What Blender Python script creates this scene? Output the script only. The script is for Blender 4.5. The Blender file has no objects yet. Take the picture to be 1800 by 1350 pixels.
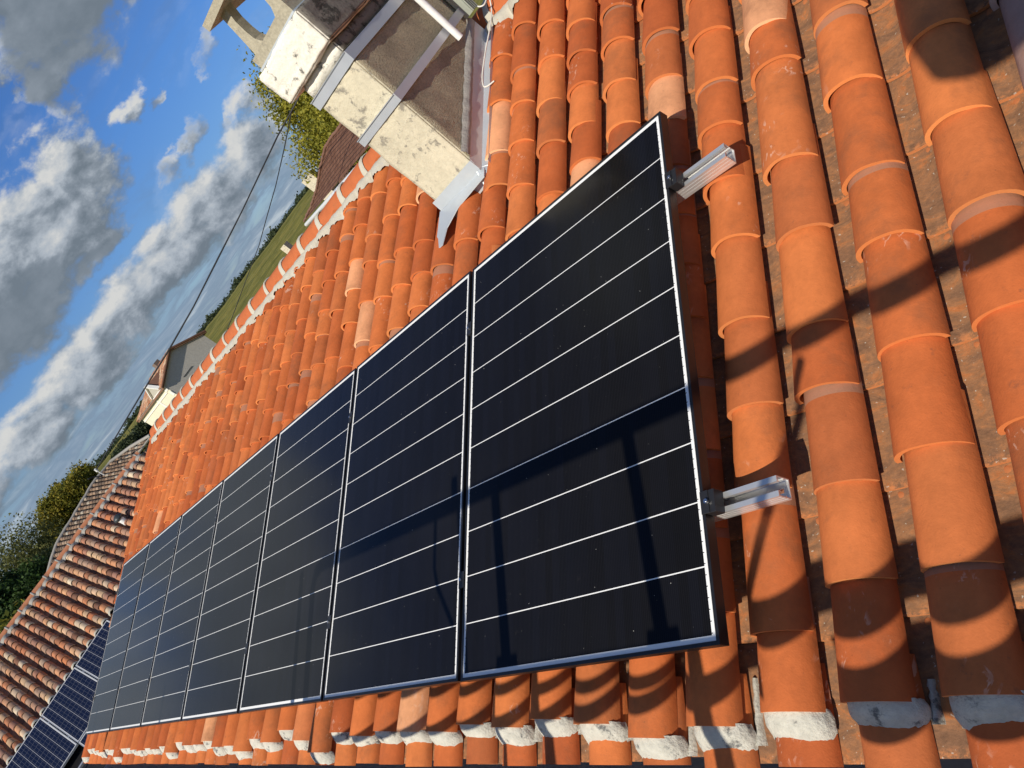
import bpy, bmesh, math, random
import numpy as np
from mathutils import Vector, Matrix
R = math.radians
rng = np.random.default_rng(7)
random.seed(7)
SC = bpy.context.scene
COL = SC.collection

# ------------------------------------------------------------------ camera
# World: X along the eave (towards the camera), Y up the roof horizontally, Z up.
# Origin: lower left corner of the nearest new solar panel.
CAM = Vector((2.380, -0.783, 1.318))
cd = bpy.data.cameras.new('camera'); cam = bpy.data.objects.new('camera', cd); COL.objects.link(cam)
cx = Vector((0.58794592, 0.29423033, -0.75349062)); cy = Vector((0.35693392, 0.7415421, 0.56807877)); cz = Vector((0.72589102, -0.60294595, 0.33096587))
M = Matrix((cx, cy, cz)).transposed().to_4x4(); M.translation = CAM
cam.matrix_world = M
cd.sensor_width = 36; cd.lens = 27.056; cd.clip_start = 0.02; cd.clip_end = 6000
SC.camera = cam
SC.view_settings.view_transform = 'Standard'; SC.view_settings.look = 'None'
SC.view_settings.exposure = 0.0; SC.view_settings.gamma = 1.0
SC.view_settings.use_curve_mapping = False
SC.cycles.max_bounces = 6; SC.cycles.transparent_max_bounces = 6
SC.cycles.use_denoising = True

# ------------------------------------------------------------------ sun
SUNV = Vector((0.155, -1.108, 0.643)).normalized()
sd = bpy.data.lights.new('sun', 'SUN'); sun = bpy.data.objects.new('sun', sd); COL.objects.link(sun)
sd.energy = 4.8; sd.angle = R(0.55); sd.color = (1.0, 0.925, 0.79)
sun.rotation_euler = (-SUNV).to_track_quat('-Z', 'Y').to_euler()
SUN_EL = math.asin(SUNV.z); SUN_AZ = math.atan2(SUNV.x, SUNV.y)   # azimuth from +Y towards +X

# ------------------------------------------------------------------ node helper
class NT:
    def __init__(s, nt): s.nt = nt; s.n = nt.nodes; s.l = nt.links
    def new(s, t, **kw):
        nd = s.n.new(t)
        for k, v in kw.items(): setattr(nd, k, v)
        return nd
    def val(s, sock, v):
        if v is None: return
        if isinstance(v, bpy.types.NodeSocket): s.l.new(v, sock)
        else: sock.default_value = v
    def m(s, op, a, b=None, c=None, clamp=False):
        nd = s.new('ShaderNodeMath', operation=op, use_clamp=clamp)
        s.val(nd.inputs[0], a)
        if b is not None: s.val(nd.inputs[1], b)
        if c is not None: s.val(nd.inputs[2], c)
        return nd.outputs[0]
    def vm(s, op, a, b=None, sc=None):
        nd = s.new('ShaderNodeVectorMath', operation=op)
        s.val(nd.inputs[0], a)
        if b is not None: s.val(nd.inputs[1], b)
        if sc is not None: s.val(nd.inputs['Scale'], sc)
        return nd.outputs['Value'] if op in ('LENGTH', 'DOT_PRODUCT', 'DISTANCE') else nd.outputs[0]
    def xyz(s, x, y, z):
        nd = s.new('ShaderNodeCombineXYZ'); s.val(nd.inputs[0], x); s.val(nd.inputs[1], y); s.val(nd.inputs[2], z); return nd.outputs[0]
    def sep(s, v):
        nd = s.new('ShaderNodeSeparateXYZ'); s.val(nd.inputs[0], v); return nd.outputs
    def noise(s, vec, scale=5, detail=4, rough=0.55, dist=0.0):
        nd = s.new('ShaderNodeTexNoise'); s.val(nd.inputs['Vector'], vec)
        nd.inputs['Scale'].default_value = scale; nd.inputs['Detail'].default_value = detail
        nd.inputs['Roughness'].default_value = rough; nd.inputs['Distortion'].default_value = dist
        return nd.outputs['Fac']
    def step(s, v, lo, hi):
        nd = s.new('ShaderNodeMapRange', interpolation_type='SMOOTHSTEP'); s.val(nd.inputs[0], v)
        nd.inputs[1].default_value = lo; nd.inputs[2].default_value = hi; return nd.outputs[0]
    def mix(s, f, a, b):
        nd = s.new('ShaderNodeMix', data_type='RGBA'); s.val(nd.inputs[0], f)
        for k, v in ((6, a), (7, b)):
            if isinstance(v, (tuple, list)) and len(v) == 3: v = (*v, 1)
            s.val(nd.inputs[k], v)
        return nd.outputs[2]
    def mulc(s, a, b):
        nd = s.new('ShaderNodeMix', data_type='RGBA', blend_type='MULTIPLY'); nd.inputs[0].default_value = 1
        s.val(nd.inputs[6], a); s.val(nd.inputs[7], b); return nd.outputs[2]
    def ramp(s, f, stops, interp='LINEAR'):
        nd = s.new('ShaderNodeValToRGB'); cr = nd.color_ramp; cr.interpolation = interp
        while len(cr.elements) < len(stops): cr.elements.new(0.5)
        for e, (p, c) in zip(cr.elements, stops): e.position = p; e.color = (*c, 1) if len(c) == 3 else c
        s.val(nd.inputs[0], f); return nd.outputs[0]
    def bump(s, h, strength=0.3, dist=0.002):
        nd = s.new('ShaderNodeBump'); nd.inputs['Strength'].default_value = strength; nd.inputs['Distance'].default_value = dist
        s.val(nd.inputs['Height'], h); return nd.outputs[0]
    def grey(s, v): return s.xyz(v, v, v)

def mat(name):
    m = bpy.data.materials.new(name); m.use_nodes = True
    N = NT(m.node_tree); b = N.n['Principled BSDF']
    return m, N, b
def setb(N, b, color=None, rough=None, metal=None, normal=None, spec=None):
    if color is not None:
        if isinstance(color, tuple) and len(color) == 3: color = (*color, 1)
        N.val(b.inputs['Base Color'], color)
    if rough is not None: N.val(b.inputs['Roughness'], rough)
    if metal is not None: N.val(b.inputs['Metallic'], metal)
    if spec is not None: N.val(b.inputs['Specular IOR Level'], spec)
    if normal is not None: N.l.new(normal, b.inputs['Normal'])
def objco(N): return N.new('ShaderNodeTexCoord').outputs['Object']

# ------------------------------------------------------------------ world: sky with clouds
w = bpy.data.worlds.new('World'); SC.world = w; w.use_nodes = True
N = NT(w.node_tree); N.n.clear()
out = N.new('ShaderNodeOutputWorld')
sky = N.new('ShaderNodeTexSky', sky_type='NISHITA', sun_disc=False); sky.sun_elevation = SUN_EL; sky.sun_rotation = SUN_AZ
sky.air_density = 1.0; sky.dust_density = 0.35; sky.ozone_density = 2.2; sky.altitude = 50
bg1 = N.new('ShaderNodeBackground'); 
dirv = N.vm('NORMALIZE', N.new('ShaderNodeTexCoord').outputs['Generated'])
dx, dy, dz = N.sep(dirv)
az = N.m('MULTIPLY', N.m('ARCTAN2', dy, N.m('MULTIPLY', dx, -1)), 57.2958)
el = N.m('MULTIPLY', N.m('ARCSINE', dz), 57.2958)
# cloud masses: azimuth, elevation, half width, half height (degrees), tilt, weight, darkness
CL = [(41.6,19.4,5.2,4.6,-15,1.25,1),(37.4,16.8,2.2,2.4,10,.95,1),(34.2,18.6,2.4,1.0,0,.8,1),(46,24,6,4,0,1.0,1),
      (33.2,12.6,3.8,2.3,14,1.15,0),(29.6,11.4,5.4,3.2,0,1.25,0),(25.0,12.0,5.0,2.8,-6,1.15,0),(22,9.8,8,2.2,-4,1.2,1),(14,12,9,4.0,0,1.1,1),(30.5,8.6,3.0,.9,0,.8,1),
      (39.2,12.2,1.5,.85,0,.62,0),(41.2,11.2,1.3,.7,0,.5,1),(37.0,8.2,2.0,1.0,14,.58,1),(39.8,8.2,2.2,.7,20,.55,1),(42.4,7.0,1.8,.45,20,.42,1),(44.4,10.4,1.4,.9,0,.42,1),
      (44.8,6.6,1.9,1.6,0,.9,0),(42,5.0,3.4,2.2,0,1.1,0),(37.5,4.8,3.8,2.3,0,1.15,0),(33.0,5.0,3.8,2.0,4,1.15,0),(28.5,5.2,4.6,2.1,3,1.2,0),(23.5,4.9,4.6,2.1,0,1.15,0),(18.5,4.8,4.4,1.9,0,1.05,0),(11,4.6,6,1.9,0,1.0,0),
      (4,20,17,6,0,1.1,0),(-8,11,16,5,0,1,0),(-35,16,14,8,0,1,1),(60,12,10,6,0,1,1),(80,10,12,5,0,1,1),(-70,18,26,11,0,1.2,1),(-120,40,45,14,0,1.1,1),(120,38,40,14,0,1.1,1),(10,68,120,9,0,1.2,1),(110,12,20,7,0,1,1),(150,14,22,8,0,1,1),(-120,14,25,8,0,.9,0),(30,48,12,6,0,.8,0),(70,42,18,8,0,.9,0),(-40,48,18,10,0,.9,0)]  # out of view: clouds added to mute the ambient light and fill panel reflections
def field(a, e):
    f = None; dk = None
    for (ca, ce, ra, re, t, wt, d) in CL:
        da = N.m('ADD', a, -ca); de = N.m('ADD', e, -ce)
        c, s_ = math.cos(R(t)), math.sin(R(t))
        u = N.m('MULTIPLY_ADD', da, c / ra, N.m('MULTIPLY', de, s_ / ra))
        v = N.m('MULTIPLY_ADD', de, c / re, N.m('MULTIPLY', da, -s_ / re))
        g = N.m('SUBTRACT', wt, N.m('MULTIPLY_ADD', u, u, N.m('MULTIPLY', v, v)))
        f = g if f is None else N.m('SMOOTH_MAX', f, g, 0.3)
        if d: dk = g if dk is None else N.m('MAXIMUM', dk, g)
    return f, dk
def warp(a, e):
    outs = []
    q = N.xyz(N.m('MULTIPLY', a, 0.30), N.m('MULTIPLY', e, 0.42), 1.7)
    nd = N.new('ShaderNodeTexNoise'); N.l.new(q, nd.inputs['Vector']); nd.inputs['Scale'].default_value = 1.0; nd.inputs['Detail'].default_value = 8; nd.inputs['Roughness'].default_value = 0.58
    x_, y_, z_ = N.sep(nd.outputs['Color'])
    amp = N.m('MULTIPLY_ADD', N.step(e, 3, 14), 2.2, 2.2)
    return N.m('MULTIPLY_ADD', N.m('SUBTRACT', x_, 0.5), N.m('MULTIPLY', amp, 2.0), a), N.m('MULTIPLY_ADD', N.m('SUBTRACT', y_, 0.5), amp, e), z_
def dens_at(a, e):
    wa, we, z_ = warp(a, e); fB_, fD_ = field(wa, we)
    q = N.xyz(N.m('MULTIPLY', a, 0.22), N.m('MULTIPLY', e, 0.34), 3.1)
    return N.m('MULTIPLY_ADD', N.m('ADD', N.noise(q, 1.6, 9, 0.60, 0.2), -0.5), 2.0, fB_), fD_
tint = N.ramp(N.m('DIVIDE', el, 30.0, clamp=True), [(0.0, (0.60, 0.68, 0.90)), (0.12, (0.54, 0.72, 1.04)), (0.4, (0.46, 0.77, 1.26)), (1.0, (0.42, 0.71, 1.22))])
N.l.new(N.mulc(sky.outputs[0], tint), bg1.inputs[0]); bg1.inputs[1].default_value = 0.088
blob, fD = dens_at(az, el)
blob2, _ = dens_at(N.m('ADD', az, -0.5), N.m('ADD', el, 0.75))
low = N.noise(N.xyz(N.m('MULTIPLY', az, 0.075), N.m('MULTIPLY', el, 0.55), 8.0), 2.0, 9, 0.62, 0.5)
lowmask = N.step(el, 5.5, 2.5)
dens1 = N.step(blob, -0.12, 0.72)
dens2 = N.m('MULTIPLY', N.step(low, 0.30, 0.50), N.m('MULTIPLY', lowmask, 0.85))
wisp = N.m('MULTIPLY', N.step(N.noise(N.xyz(N.m('MULTIPLY', az, .05), N.m('MULTIPLY', el, .14), 1.0), 2.0, 6, .6, .6), .45, .8), 0.30)
dens = N.m('MAXIMUM', N.m('MAXIMUM', dens1, dens2), wisp, clamp=True)
lit = N.m('MULTIPLY_ADD', N.m('SUBTRACT', blob, blob2), 0.85, 0.34, clamp=True)
fine = N.noise(N.xyz(N.m('MULTIPLY', az, 0.3), N.m('MULTIPLY', el, 0.42), 5.0), 2.0, 8, 0.62, 0.2)
litf = N.m('MULTIPLY', lit, N.m('MULTIPLY_ADD', fine, 0.9, 0.55), clamp=True)
litf = N.m('MULTIPLY', litf, N.m('SUBTRACT', 1.0, N.m('MULTIPLY', N.step(fD, 0.0, 0.8), 0.78)))
ccol = N.ramp(litf, [(0.0, (0.165, 0.205, 0.25)), (0.25, (0.25, 0.295, 0.35)), (0.55, (0.42, 0.47, 0.53)), (1.0, (0.66, 0.665, 0.655))])
lowc = N.ramp(low, [(0.34, (0.30, 0.42, 0.58)), (0.48, (0.205, 0.285, 0.40)), (0.56, (0.27, 0.35, 0.46)), (0.66, (0.50, 0.57, 0.64))])
isl = N.m('MULTIPLY', lowmask, N.step(dens1, 0.9, 0.2))
ccol = N.mix(isl, ccol, lowc)
bg2 = N.new('ShaderNodeBackground'); N.l.new(ccol, bg2.inputs[0]); bg2.inputs[1].default_value = 1.0
mx = N.new('ShaderNodeMixShader'); N.l.new(dens, mx.inputs[0]); N.l.new(bg1.outputs[0], mx.inputs[1]); N.l.new(bg2.outputs[0], mx.inputs[2])
N.l.new(mx.outputs[0], out.inputs[0])

# ------------------------------------------------------------------ object helpers
def tag(o, label=None, cat=None, group=None, kind=None):
    if label: o['label'] = label
    if cat: o['category'] = cat
    if group: o['group'] = group
    if kind: o['kind'] = kind
    return o
def empty(name, loc=(0, 0, 0), rot=None):
    o = bpy.data.objects.new(name, None); COL.objects.link(o); o.location = loc; o.empty_display_size = 0.1
    if rot is not None: o.rotation_euler = rot
    return o
def link(name, me, mats=None, parent=None, smooth=None):
    o = bpy.data.objects.new(name, me); COL.objects.link(o)
    for m_ in (mats if isinstance(mats, (list, tuple)) else [mats] if mats else []): me.materials.append(m_)
    if parent is not None: o.parent = parent
    return o
def npmesh(name, V, F, smooth=True, attrs=None):
    """V (n,3), F (m,4) quads (or m,3) -> mesh"""
    me = bpy.data.meshes.new(name); V = np.asarray(V, dtype=np.float32); F = np.asarray(F, dtype=np.int32); k = F.shape[1]
    me.vertices.add(len(V)); me.vertices.foreach_set('co', V.ravel())
    me.loops.add(F.size); me.loops.foreach_set('vertex_index', F.ravel())
    me.polygons.add(len(F)); me.polygons.foreach_set('loop_start', np.arange(0, F.size, k, dtype=np.int32))
    me.polygons.foreach_set('loop_total', np.full(len(F), k, dtype=np.int32))
    me.polygons.foreach_set('use_smooth', np.full(len(F), smooth, dtype=bool))
    if attrs:
        for an, av in attrs.items():
            a = me.attributes.new(an, 'FLOAT_COLOR', 'POINT'); a.data.foreach_set('color', np.asarray(av, dtype=np.float32).ravel())
    me.update(calc_edges=True); me.validate()
    return me
class MB:
    """simple mesh collector"""
    def __init__(s): s.V = []; s.F = []; s.S = []
    def add(s, vs, fs, smooth=False):
        o = len(s.V); s.V += [tuple(v) for v in vs]; s.F += [tuple(i + o for i in f) for f in fs]; s.S += [smooth] * len(fs)
    def box(s, a, b, M=None):
        x0, y0, z0 = a; x1, y1, z1 = b
        vs = [Vector(p) for p in ((x0,y0,z0),(x1,y0,z0),(x1,y1,z0),(x0,y1,z0),(x0,y0,z1),(x1,y0,z1),(x1,y1,z1),(x0,y1,z1))]
        if M is not None: vs = [M @ v for v in vs]
        s.add(vs, [(0,3,2,1),(4,5,6,7),(0,1,5,4),(1,2,6,5),(2,3,7,6),(3,0,4,7)])
    def prism(s, poly, axis_from, axis_to, flip=False):
        """poly: list of 3D points at the start, extruded by axis_to-axis_from"""
        d = Vector(axis_to) - Vector(axis_from); n = len(poly); a = [Vector(p) for p in poly]; b = [p + d for p in a]
        s.add(a + b, [tuple(range(n))[::-1], tuple(range(n, 2*n))] + [(i, (i+1) % n, n + (i+1) % n, n + i) for i in range(n)])
    def tube(s, pts, r, seg=10, caps=True):
        pts = [Vector(p) for p in pts]; rs = r if isinstance(r, (list, tuple)) else [r] * len(pts)
        vs = []; prev = None
        for i, p in enumerate(pts):
            t = (pts[min(i+1, len(pts)-1)] - pts[max(i-1, 0)]).normalized()
            if prev is None:
                u = t.orthogonal().normalized()
            else:
                u = (prev - t * prev.dot(t)).normalized()
            prev = u; v = t.cross(u)
            for k in range(seg):
                a = 2*math.pi*k/seg; vs.append(p + (u*math.cos(a) + v*math.sin(a)) * rs[i])
        fs = []
        for i in range(len(pts)-1):
            for k in range(seg):
                a = i*seg+k; b = i*seg+(k+1) % seg; fs.append((a, b, b+seg, a+seg))
        s.add(vs, fs, True)
        if caps:
            n = len(pts)
            s.add(vs[:seg], [tuple(range(seg))[::-1]]); s.add(vs[(n-1)*seg:], [tuple(range(seg))])
    def build(s, name, m=None, parent=None):
        me = bpy.data.meshes.new(name); me.from_pydata([tuple(v) for v in s.V], [], s.F)
        me.polygons.foreach_set('use_smooth', s.S); me.update()
        return link(name, me, m, parent)

PH = R(21.2); cP, sP = math.cos(PH), math.sin(PH)
RU = Vector((1, 0, 0)); RV = Vector((0, cP, sP)); RN = Vector((0, -sP, cP))
def roofp(u, v, n): return RU*u + RV*v + RN*n
MROOF = Matrix((RU, RV, RN)).transposed().to_4x4()
# ------------------------------------------------------------------ materials
def attr(N, name):
    nd = N.new('ShaderNodeAttribute'); nd.attribute_name = name; return nd
def tile_mat(name, stops, salmon=0.962, smear=0.5, dirt=0.0, salmon_col=(0.74, 0.34, 0.165), grey=0.5):
    m, N, b = mat(name)
    rn = attr(N, 'rnd'); r0, r1, r2 = N.sep(rn.outputs['Vector']); lo = attr(N, 'loc'); t, th, v = N.sep(lo.outputs['Vector'])
    co = N.vm('ADD', objco(N), N.vm('SCALE', rn.outputs['Vector'], sc=37.0))
    base = N.ramp(r0, stops)
    base = N.mix(N.step(r1, salmon, salmon + 0.005), base, salmon_col)
    big = N.noise(co, 7, 5, 0.6); fine = N.noise(co, 60, 5, 0.65)
    mapd = N.vm('MULTIPLY', co, (1.0, 0.18, 1.0)); streak = N.noise(mapd, 34, 5, 0.6)
    k = N.m('ADD', N.m('MULTIPLY_ADD', big, 0.75, 0.42), N.m('MULTIPLY_ADD', fine, 0.26, 0.02))
    k = N.m('ADD', k, N.m('MULTIPLY_ADD', streak, 0.24, -0.07))
    c = N.mulc(base, N.xyz(k, k, k))
    # brown weathering patches
    wp = N.step(N.noise(co, 3.2, 7, 0.7), 0.50, 0.70)
    c = N.mix(N.m('MULTIPLY', wp, 0.48 if not dirt else dirt), c, (0.20, 0.085, 0.040))
    soot = N.m('MULTIPLY', N.step(N.noise(co, 26, 7, 0.75), 0.58, 0.72), N.step(N.noise(co, 2.1, 3, 0.5), 0.42, 0.62)); c = N.mix(N.m('MULTIPLY', soot, 0.45), c, (0.12, 0.06, 0.04))
    # lime bloom: broken chalky dabs on some tiles
    cs = N.vm('MULTIPLY', co, (1.0, 0.55, 1.0))
    sm = N.m('MULTIPLY', N.step(N.noise(cs, 42, 3, 0.55, 1.2), 0.56, 0.64), N.step(N.noise(co, 7.5, 3, 0.5), 0.55, 0.68))
    sm = N.m('MULTIPLY', sm, N.step(r2, 1 - smear, 1 - smear + 0.2))
    c = N.mix(N.m('MULTIPLY', sm, 0.5), c, (0.80, 0.55, 0.42))
    # greyish band left where the tile above used to overlap
    bandp = N.m('MULTIPLY_ADD', r2, 0.10, 0.54)
    bd = N.m('GREATER_THAN', t, bandp)
    bd = N.m('MULTIPLY', bd, N.m('GREATER_THAN', N.m('FRACT', N.m('MULTIPLY', r1, 7.3)), 1 - grey))
    c = N.mix(N.m('MULTIPLY', bd, 0.55), c, (0.33, 0.22, 0.155))
    h = N.m('ADD', fine, N.m('MULTIPLY', N.noise(co, 220, 2, 0.6), 0.5))
    edgec = N.m('SUBTRACT', 1.0, lo.outputs['Alpha']); c = N.mix(N.m('MULTIPLY', edgec, 0.75), c, N.mulc(base, (1.32, 1.75, 2.0, 1)))
    speck = N.step(N.noise(co, 150, 2, 0.5), 0.72, 0.76)
    c = N.mix(N.m('MULTIPLY', speck, 0.4), c, (0.16, 0.06, 0.03))
    setb(N, b, c, 0.82, normal=N.bump(N.m('ADD', h, N.m('MULTIPLY', big, 1.6)), 0.35, 0.003), spec=0.28)
    return m
M_cover = tile_mat('terracotta', [(0.0, (0.43, 0.098, 0.027)), (0.25, (0.50, 0.122, 0.033)), (0.5, (0.58, 0.155, 0.042)), (0.75, (0.63, 0.185, 0.052)), (1.0, (0.43, 0.115, 0.036))], grey=0.22)
def chan_mat():
    m, N, b = mat('terracotta_channel')
    rn = attr(N, 'rnd'); r0, r1, r2 = N.sep(rn.outputs['Vector']); lo = attr(N, 'loc'); t, th, v = N.sep(lo.outputs['Vector'])
    co = N.vm('ADD', objco(N), N.vm('SCALE', rn.outputs['Vector'], sc=37.0))
    big = N.noise(N.vm('MULTIPLY', co, (0.8, 1.5, 1.0)), 11, 8, 0.74, 1.4); fine = N.noise(co, 60, 7, 0.75)
    c = N.ramp(big, [(0.28, (0.13, 0.072, 0.045)), (0.45, (0.23, 0.120, 0.066)), (0.56, (0.32, 0.150, 0.070)), (0.62, (0.40, 0.155, 0.060)), (0.69, (0.44, 0.15, 0.05)), (0.80, (0.50, 0.17, 0.055))])
    k = N.m('MULTIPLY_ADD', fine, 1.1, 0.48); c = N.mulc(c, N.xyz(k, k, k))
    lipm = N.m('MAXIMUM', N.m('MULTIPLY', N.step(t, 0.07, 0.0), N.step(fine, 0.45, 0.6)), N.m('SUBTRACT', 1.0, lo.outputs['Alpha'])); c = N.mix(N.m('MULTIPLY', lipm, 0.85), c, (0.60, 0.22, 0.08))
    # the upper courses near the ridge are new and clean
    new = N.step(v, 2.35, 2.75)
    k2 = N.m('MULTIPLY_ADD', big, 0.6, 0.62); cn = N.mulc(N.mix(r0, (0.50, 0.125, 0.035), (0.60, 0.17, 0.05)), N.xyz(k2, k2, k2))
    c = N.mix(new, c, cn)
    sp = N.step(N.noise(co, 110, 2, 0.5), 0.70, 0.73)
    c = N.mix(N.m('MULTIPLY', sp, 0.6), c, (0.62, 0.58, 0.50))
    # fine combed grooves
    wv = N.new('ShaderNodeTexWave', wave_type='BANDS', bands_direction='X'); N.l.new(objco(N), wv.inputs['Vector']); wv.inputs['Scale'].default_value = 55; wv.inputs['Distortion'].default_value = 0.3
    hh = N.m('ADD', fine, N.m('MULTIPLY', wv.outputs['Fac'], N.m('MULTIPLY', new, 0.8)))
    setb(N, b, c, 0.88, normal=N.bump(hh, 0.6, 0.004), spec=0.2)
    return m
M_channel = chan_mat()
M_verge = tile_mat('mauve_old_tile', [(0.0, (0.30, 0.19, 0.16)), (1.0, (0.36, 0.22, 0.18))], salmon=2, smear=0.0, grey=0)
M_old = tile_mat('old_tile', [(0.0, (0.17, 0.085, 0.055)), (0.14, (0.50, 0.20, 0.095)), (0.3, (0.30, 0.16, 0.115)), (0.44, (0.58, 0.40, 0.235)), (0.56, (0.50, 0.165, 0.065)), (0.7, (0.36, 0.24, 0.17)), (0.82, (0.52, 0.24, 0.12)), (0.92, (0.64, 0.52, 0.37)), (1.0, (0.26, 0.13, 0.085))], salmon=2, smear=0.2, grey=0.1)
M_oldch = tile_mat('old_channel', [(0.0, (0.16, 0.09, 0.06)), (0.5, (0.26, 0.13, 0.075)), (1.0, (0.32, 0.20, 0.13))], salmon=2, smear=0.2, grey=0)
M_far = tile_mat('lichen_tile', [(0.0, (0.10, 0.075, 0.055)), (0.5, (0.19, 0.13, 0.09)), (0.8, (0.30, 0.20, 0.13)), (1.0, (0.36, 0.33, 0.27))], salmon=2, smear=0.2, grey=0)

def plain(name, color, rough=0.6, metal=0.0, ns=20, var=0.25, bump=0.2, bd=0.002, spec=0.5, col2=None, thr=(0.5, 0.7), det=5):
    m, N, b = mat(name); co = objco(N); n_ = N.noise(co, ns, det, 0.62)
    k = N.m('MULTIPLY_ADD', n_, 2*var, 1 - var)
    c = N.mulc(N.mix(0, color, color), N.xyz(k, k, k))
    if col2: c = N.mix(N.step(N.noise(co, ns*0.45, 6, 0.7), *thr), c, col2)
    rr = N.m('MULTIPLY_ADD', N.noise(co, ns*0.7, 4, 0.6), 0.2, rough - 0.1)
    setb(N, b, c, rr, metal, N.bump(N.noise(co, ns*3, 5, 0.65), bump, bd) if bump else None, spec); return m
M_mortar = plain('lime_mortar', (0.54, 0.52, 0.45), 0.95, ns=42, var=0.35, bump=1.0, bd=0.005, col2=(0.14, 0.14, 0.135), thr=(0.54, 0.66))
M_mortar2 = plain('clean_mortar', (0.50, 0.47, 0.39), 0.95, ns=24, var=0.12, bump=0.9, bd=0.004, col2=(0.50, 0.49, 0.46), thr=(0.55, 0.72))
M_deck = plain('roof_underlay', (0.035, 0.025, 0.02), 0.95)
M_frame = plain('black_anodised', (0.012, 0.012, 0.013), 0.38, ns=60, var=0.15, bump=0.05)
M_clamp = plain('black_clamp', (0.016, 0.016, 0.018), 0.42, bump=0.05)
M_alu = plain('mill_aluminium', (0.80, 0.80, 0.79), 0.32, 0.72, ns=14, var=0.07, bump=0.06, bd=0.001)
M_zinc = plain('zinc_sheet', (0.56, 0.60, 0.63), 0.42, 0.35, ns=9, var=0.16, bump=0.15, bd=0.002, col2=(0.62, 0.64, 0.64), thr=(0.5, 0.75))
M_strap = plain('galvanised_strap', (0.58, 0.60, 0.63), 0.40, 0.5, ns=12, var=0.10, bump=0.05)
M_steel = plain('steel_bolt', (0.7, 0.7, 0.7), 0.25, 1.0, bump=0)
M_cable = plain('white_cable', (0.75, 0.73, 0.66), 0.5, bump=0)
M_blackc = plain('black_cable', (0.018, 0.018, 0.02), 0.6, bump=0)
M_pvc = plain('white_pvc', (0.74, 0.75, 0.74), 0.4, bump=0.05)
M_wall = plain('render_wall', (0.42, 0.41, 0.39), 0.9, ns=12, bump=0.5, bd=0.004)
M_ridge = plain('ridge_terracotta', (0.46, 0.125, 0.042), 0.82, ns=16, var=0.22, bump=0.35, bd=0.003, col2=(0.34, 0.12, 0.05), thr=(0.6, 0.8), spec=0.3)
M_oldridge = plain('old_ridge_tile', (0.50, 0.20, 0.10), 0.85, ns=9, var=0.3, bump=0.35, bd=0.004, col2=(0.24, 0.14, 0.10), thr=(0.5, 0.7), spec=0.3)
M_greymort = plain('grey_mortar', (0.33, 0.31, 0.28), 0.95, ns=20, var=0.3, bump=1.0, bd=0.006)

def chimney_mat(name, base, dark, lich, amt):
    m, N, b = mat(name); co = objco(N)
    n1_ = N.noise(co, 6, 7, 0.68); n2_ = N.noise(co, 45, 6, 0.7); n3_ = N.noise(co, 15, 7, 0.72, 0.3)
    k = N.m('ADD', N.m('MULTIPLY_ADD', n1_, 0.5, 0.5), N.m('MULTIPLY', n2_, 0.5)); c = N.mulc(N.mix(0, base, base), N.xyz(k, k, k))
    c = N.mix(N.m('MULTIPLY', N.step(n3_, 0.60 - amt, 0.70 - amt), 0.85), c, dark)
    c = N.mix(N.m('MULTIPLY', N.step(N.noise(co, 11, 6, 0.7), 0.66, 0.72), 0.7 if lich else 0.0), c, lich or base)
    pit = N.step(N.noise(co, 95, 3, 0.6), 0.66, 0.74); c = N.mix(N.m('MULTIPLY', pit, 0.5), c, dark)
    hh = N.m('ADD', N.m('MULTIPLY', n2_, 1.0), N.m('MULTIPLY', n3_, 0.8))
    setb(N, b, c, 0.95, normal=N.bump(hh, 0.9, 0.006), spec=0.15); return m
M_cream = chimney_mat('cream_render', (0.60, 0.545, 0.41), (0.22, 0.20, 0.17), None, 0.06)
M_capw = chimney_mat('white_render', (0.80, 0.76, 0.67), (0.08, 0.08, 0.07), None, 0.035)
def rough_render():
    m, N, b = mat('brown_roughcast'); co = objco(N)
    co2 = N.vm('MULTIPLY', co, (1, 1, 2.2)); n2_ = N.noise(co2, 55, 6, 0.75); n1_ = N.noise(co, 4, 6, 0.65)
    c = N.ramp(n1_, [(0.3, (0.42, 0.35, 0.25)), (0.5, (0.60, 0.52, 0.37)), (0.65, (0.74, 0.65, 0.46))])
    k = N.m('MULTIPLY_ADD', n2_, 1.3, 0.35); c = N.mulc(c, N.xyz(k, k, k))
    c = N.mix(N.m('MULTIPLY', N.step(N.noise(co, 70, 2, 0.5), 0.75, 0.78), 0.6), c, (0.66, 0.60, 0.5))
    setb(N, b, c, 0.97, normal=N.bump(n2_, 1.0, 0.03), spec=0.1); return m
M_rough = rough_render()
M_pot = plain('aggregate_concrete', (0.40, 0.36, 0.27), 0.95, ns=70, var=0.45, bump=0.8, bd=0.004, col2=(0.30, 0.27, 0.21))
M_capside = chimney_mat('dark_lichen_render', (0.23, 0.21, 0.18), (0.05, 0.048, 0.042), (0.50, 0.27, 0.04), 0.10)

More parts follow.
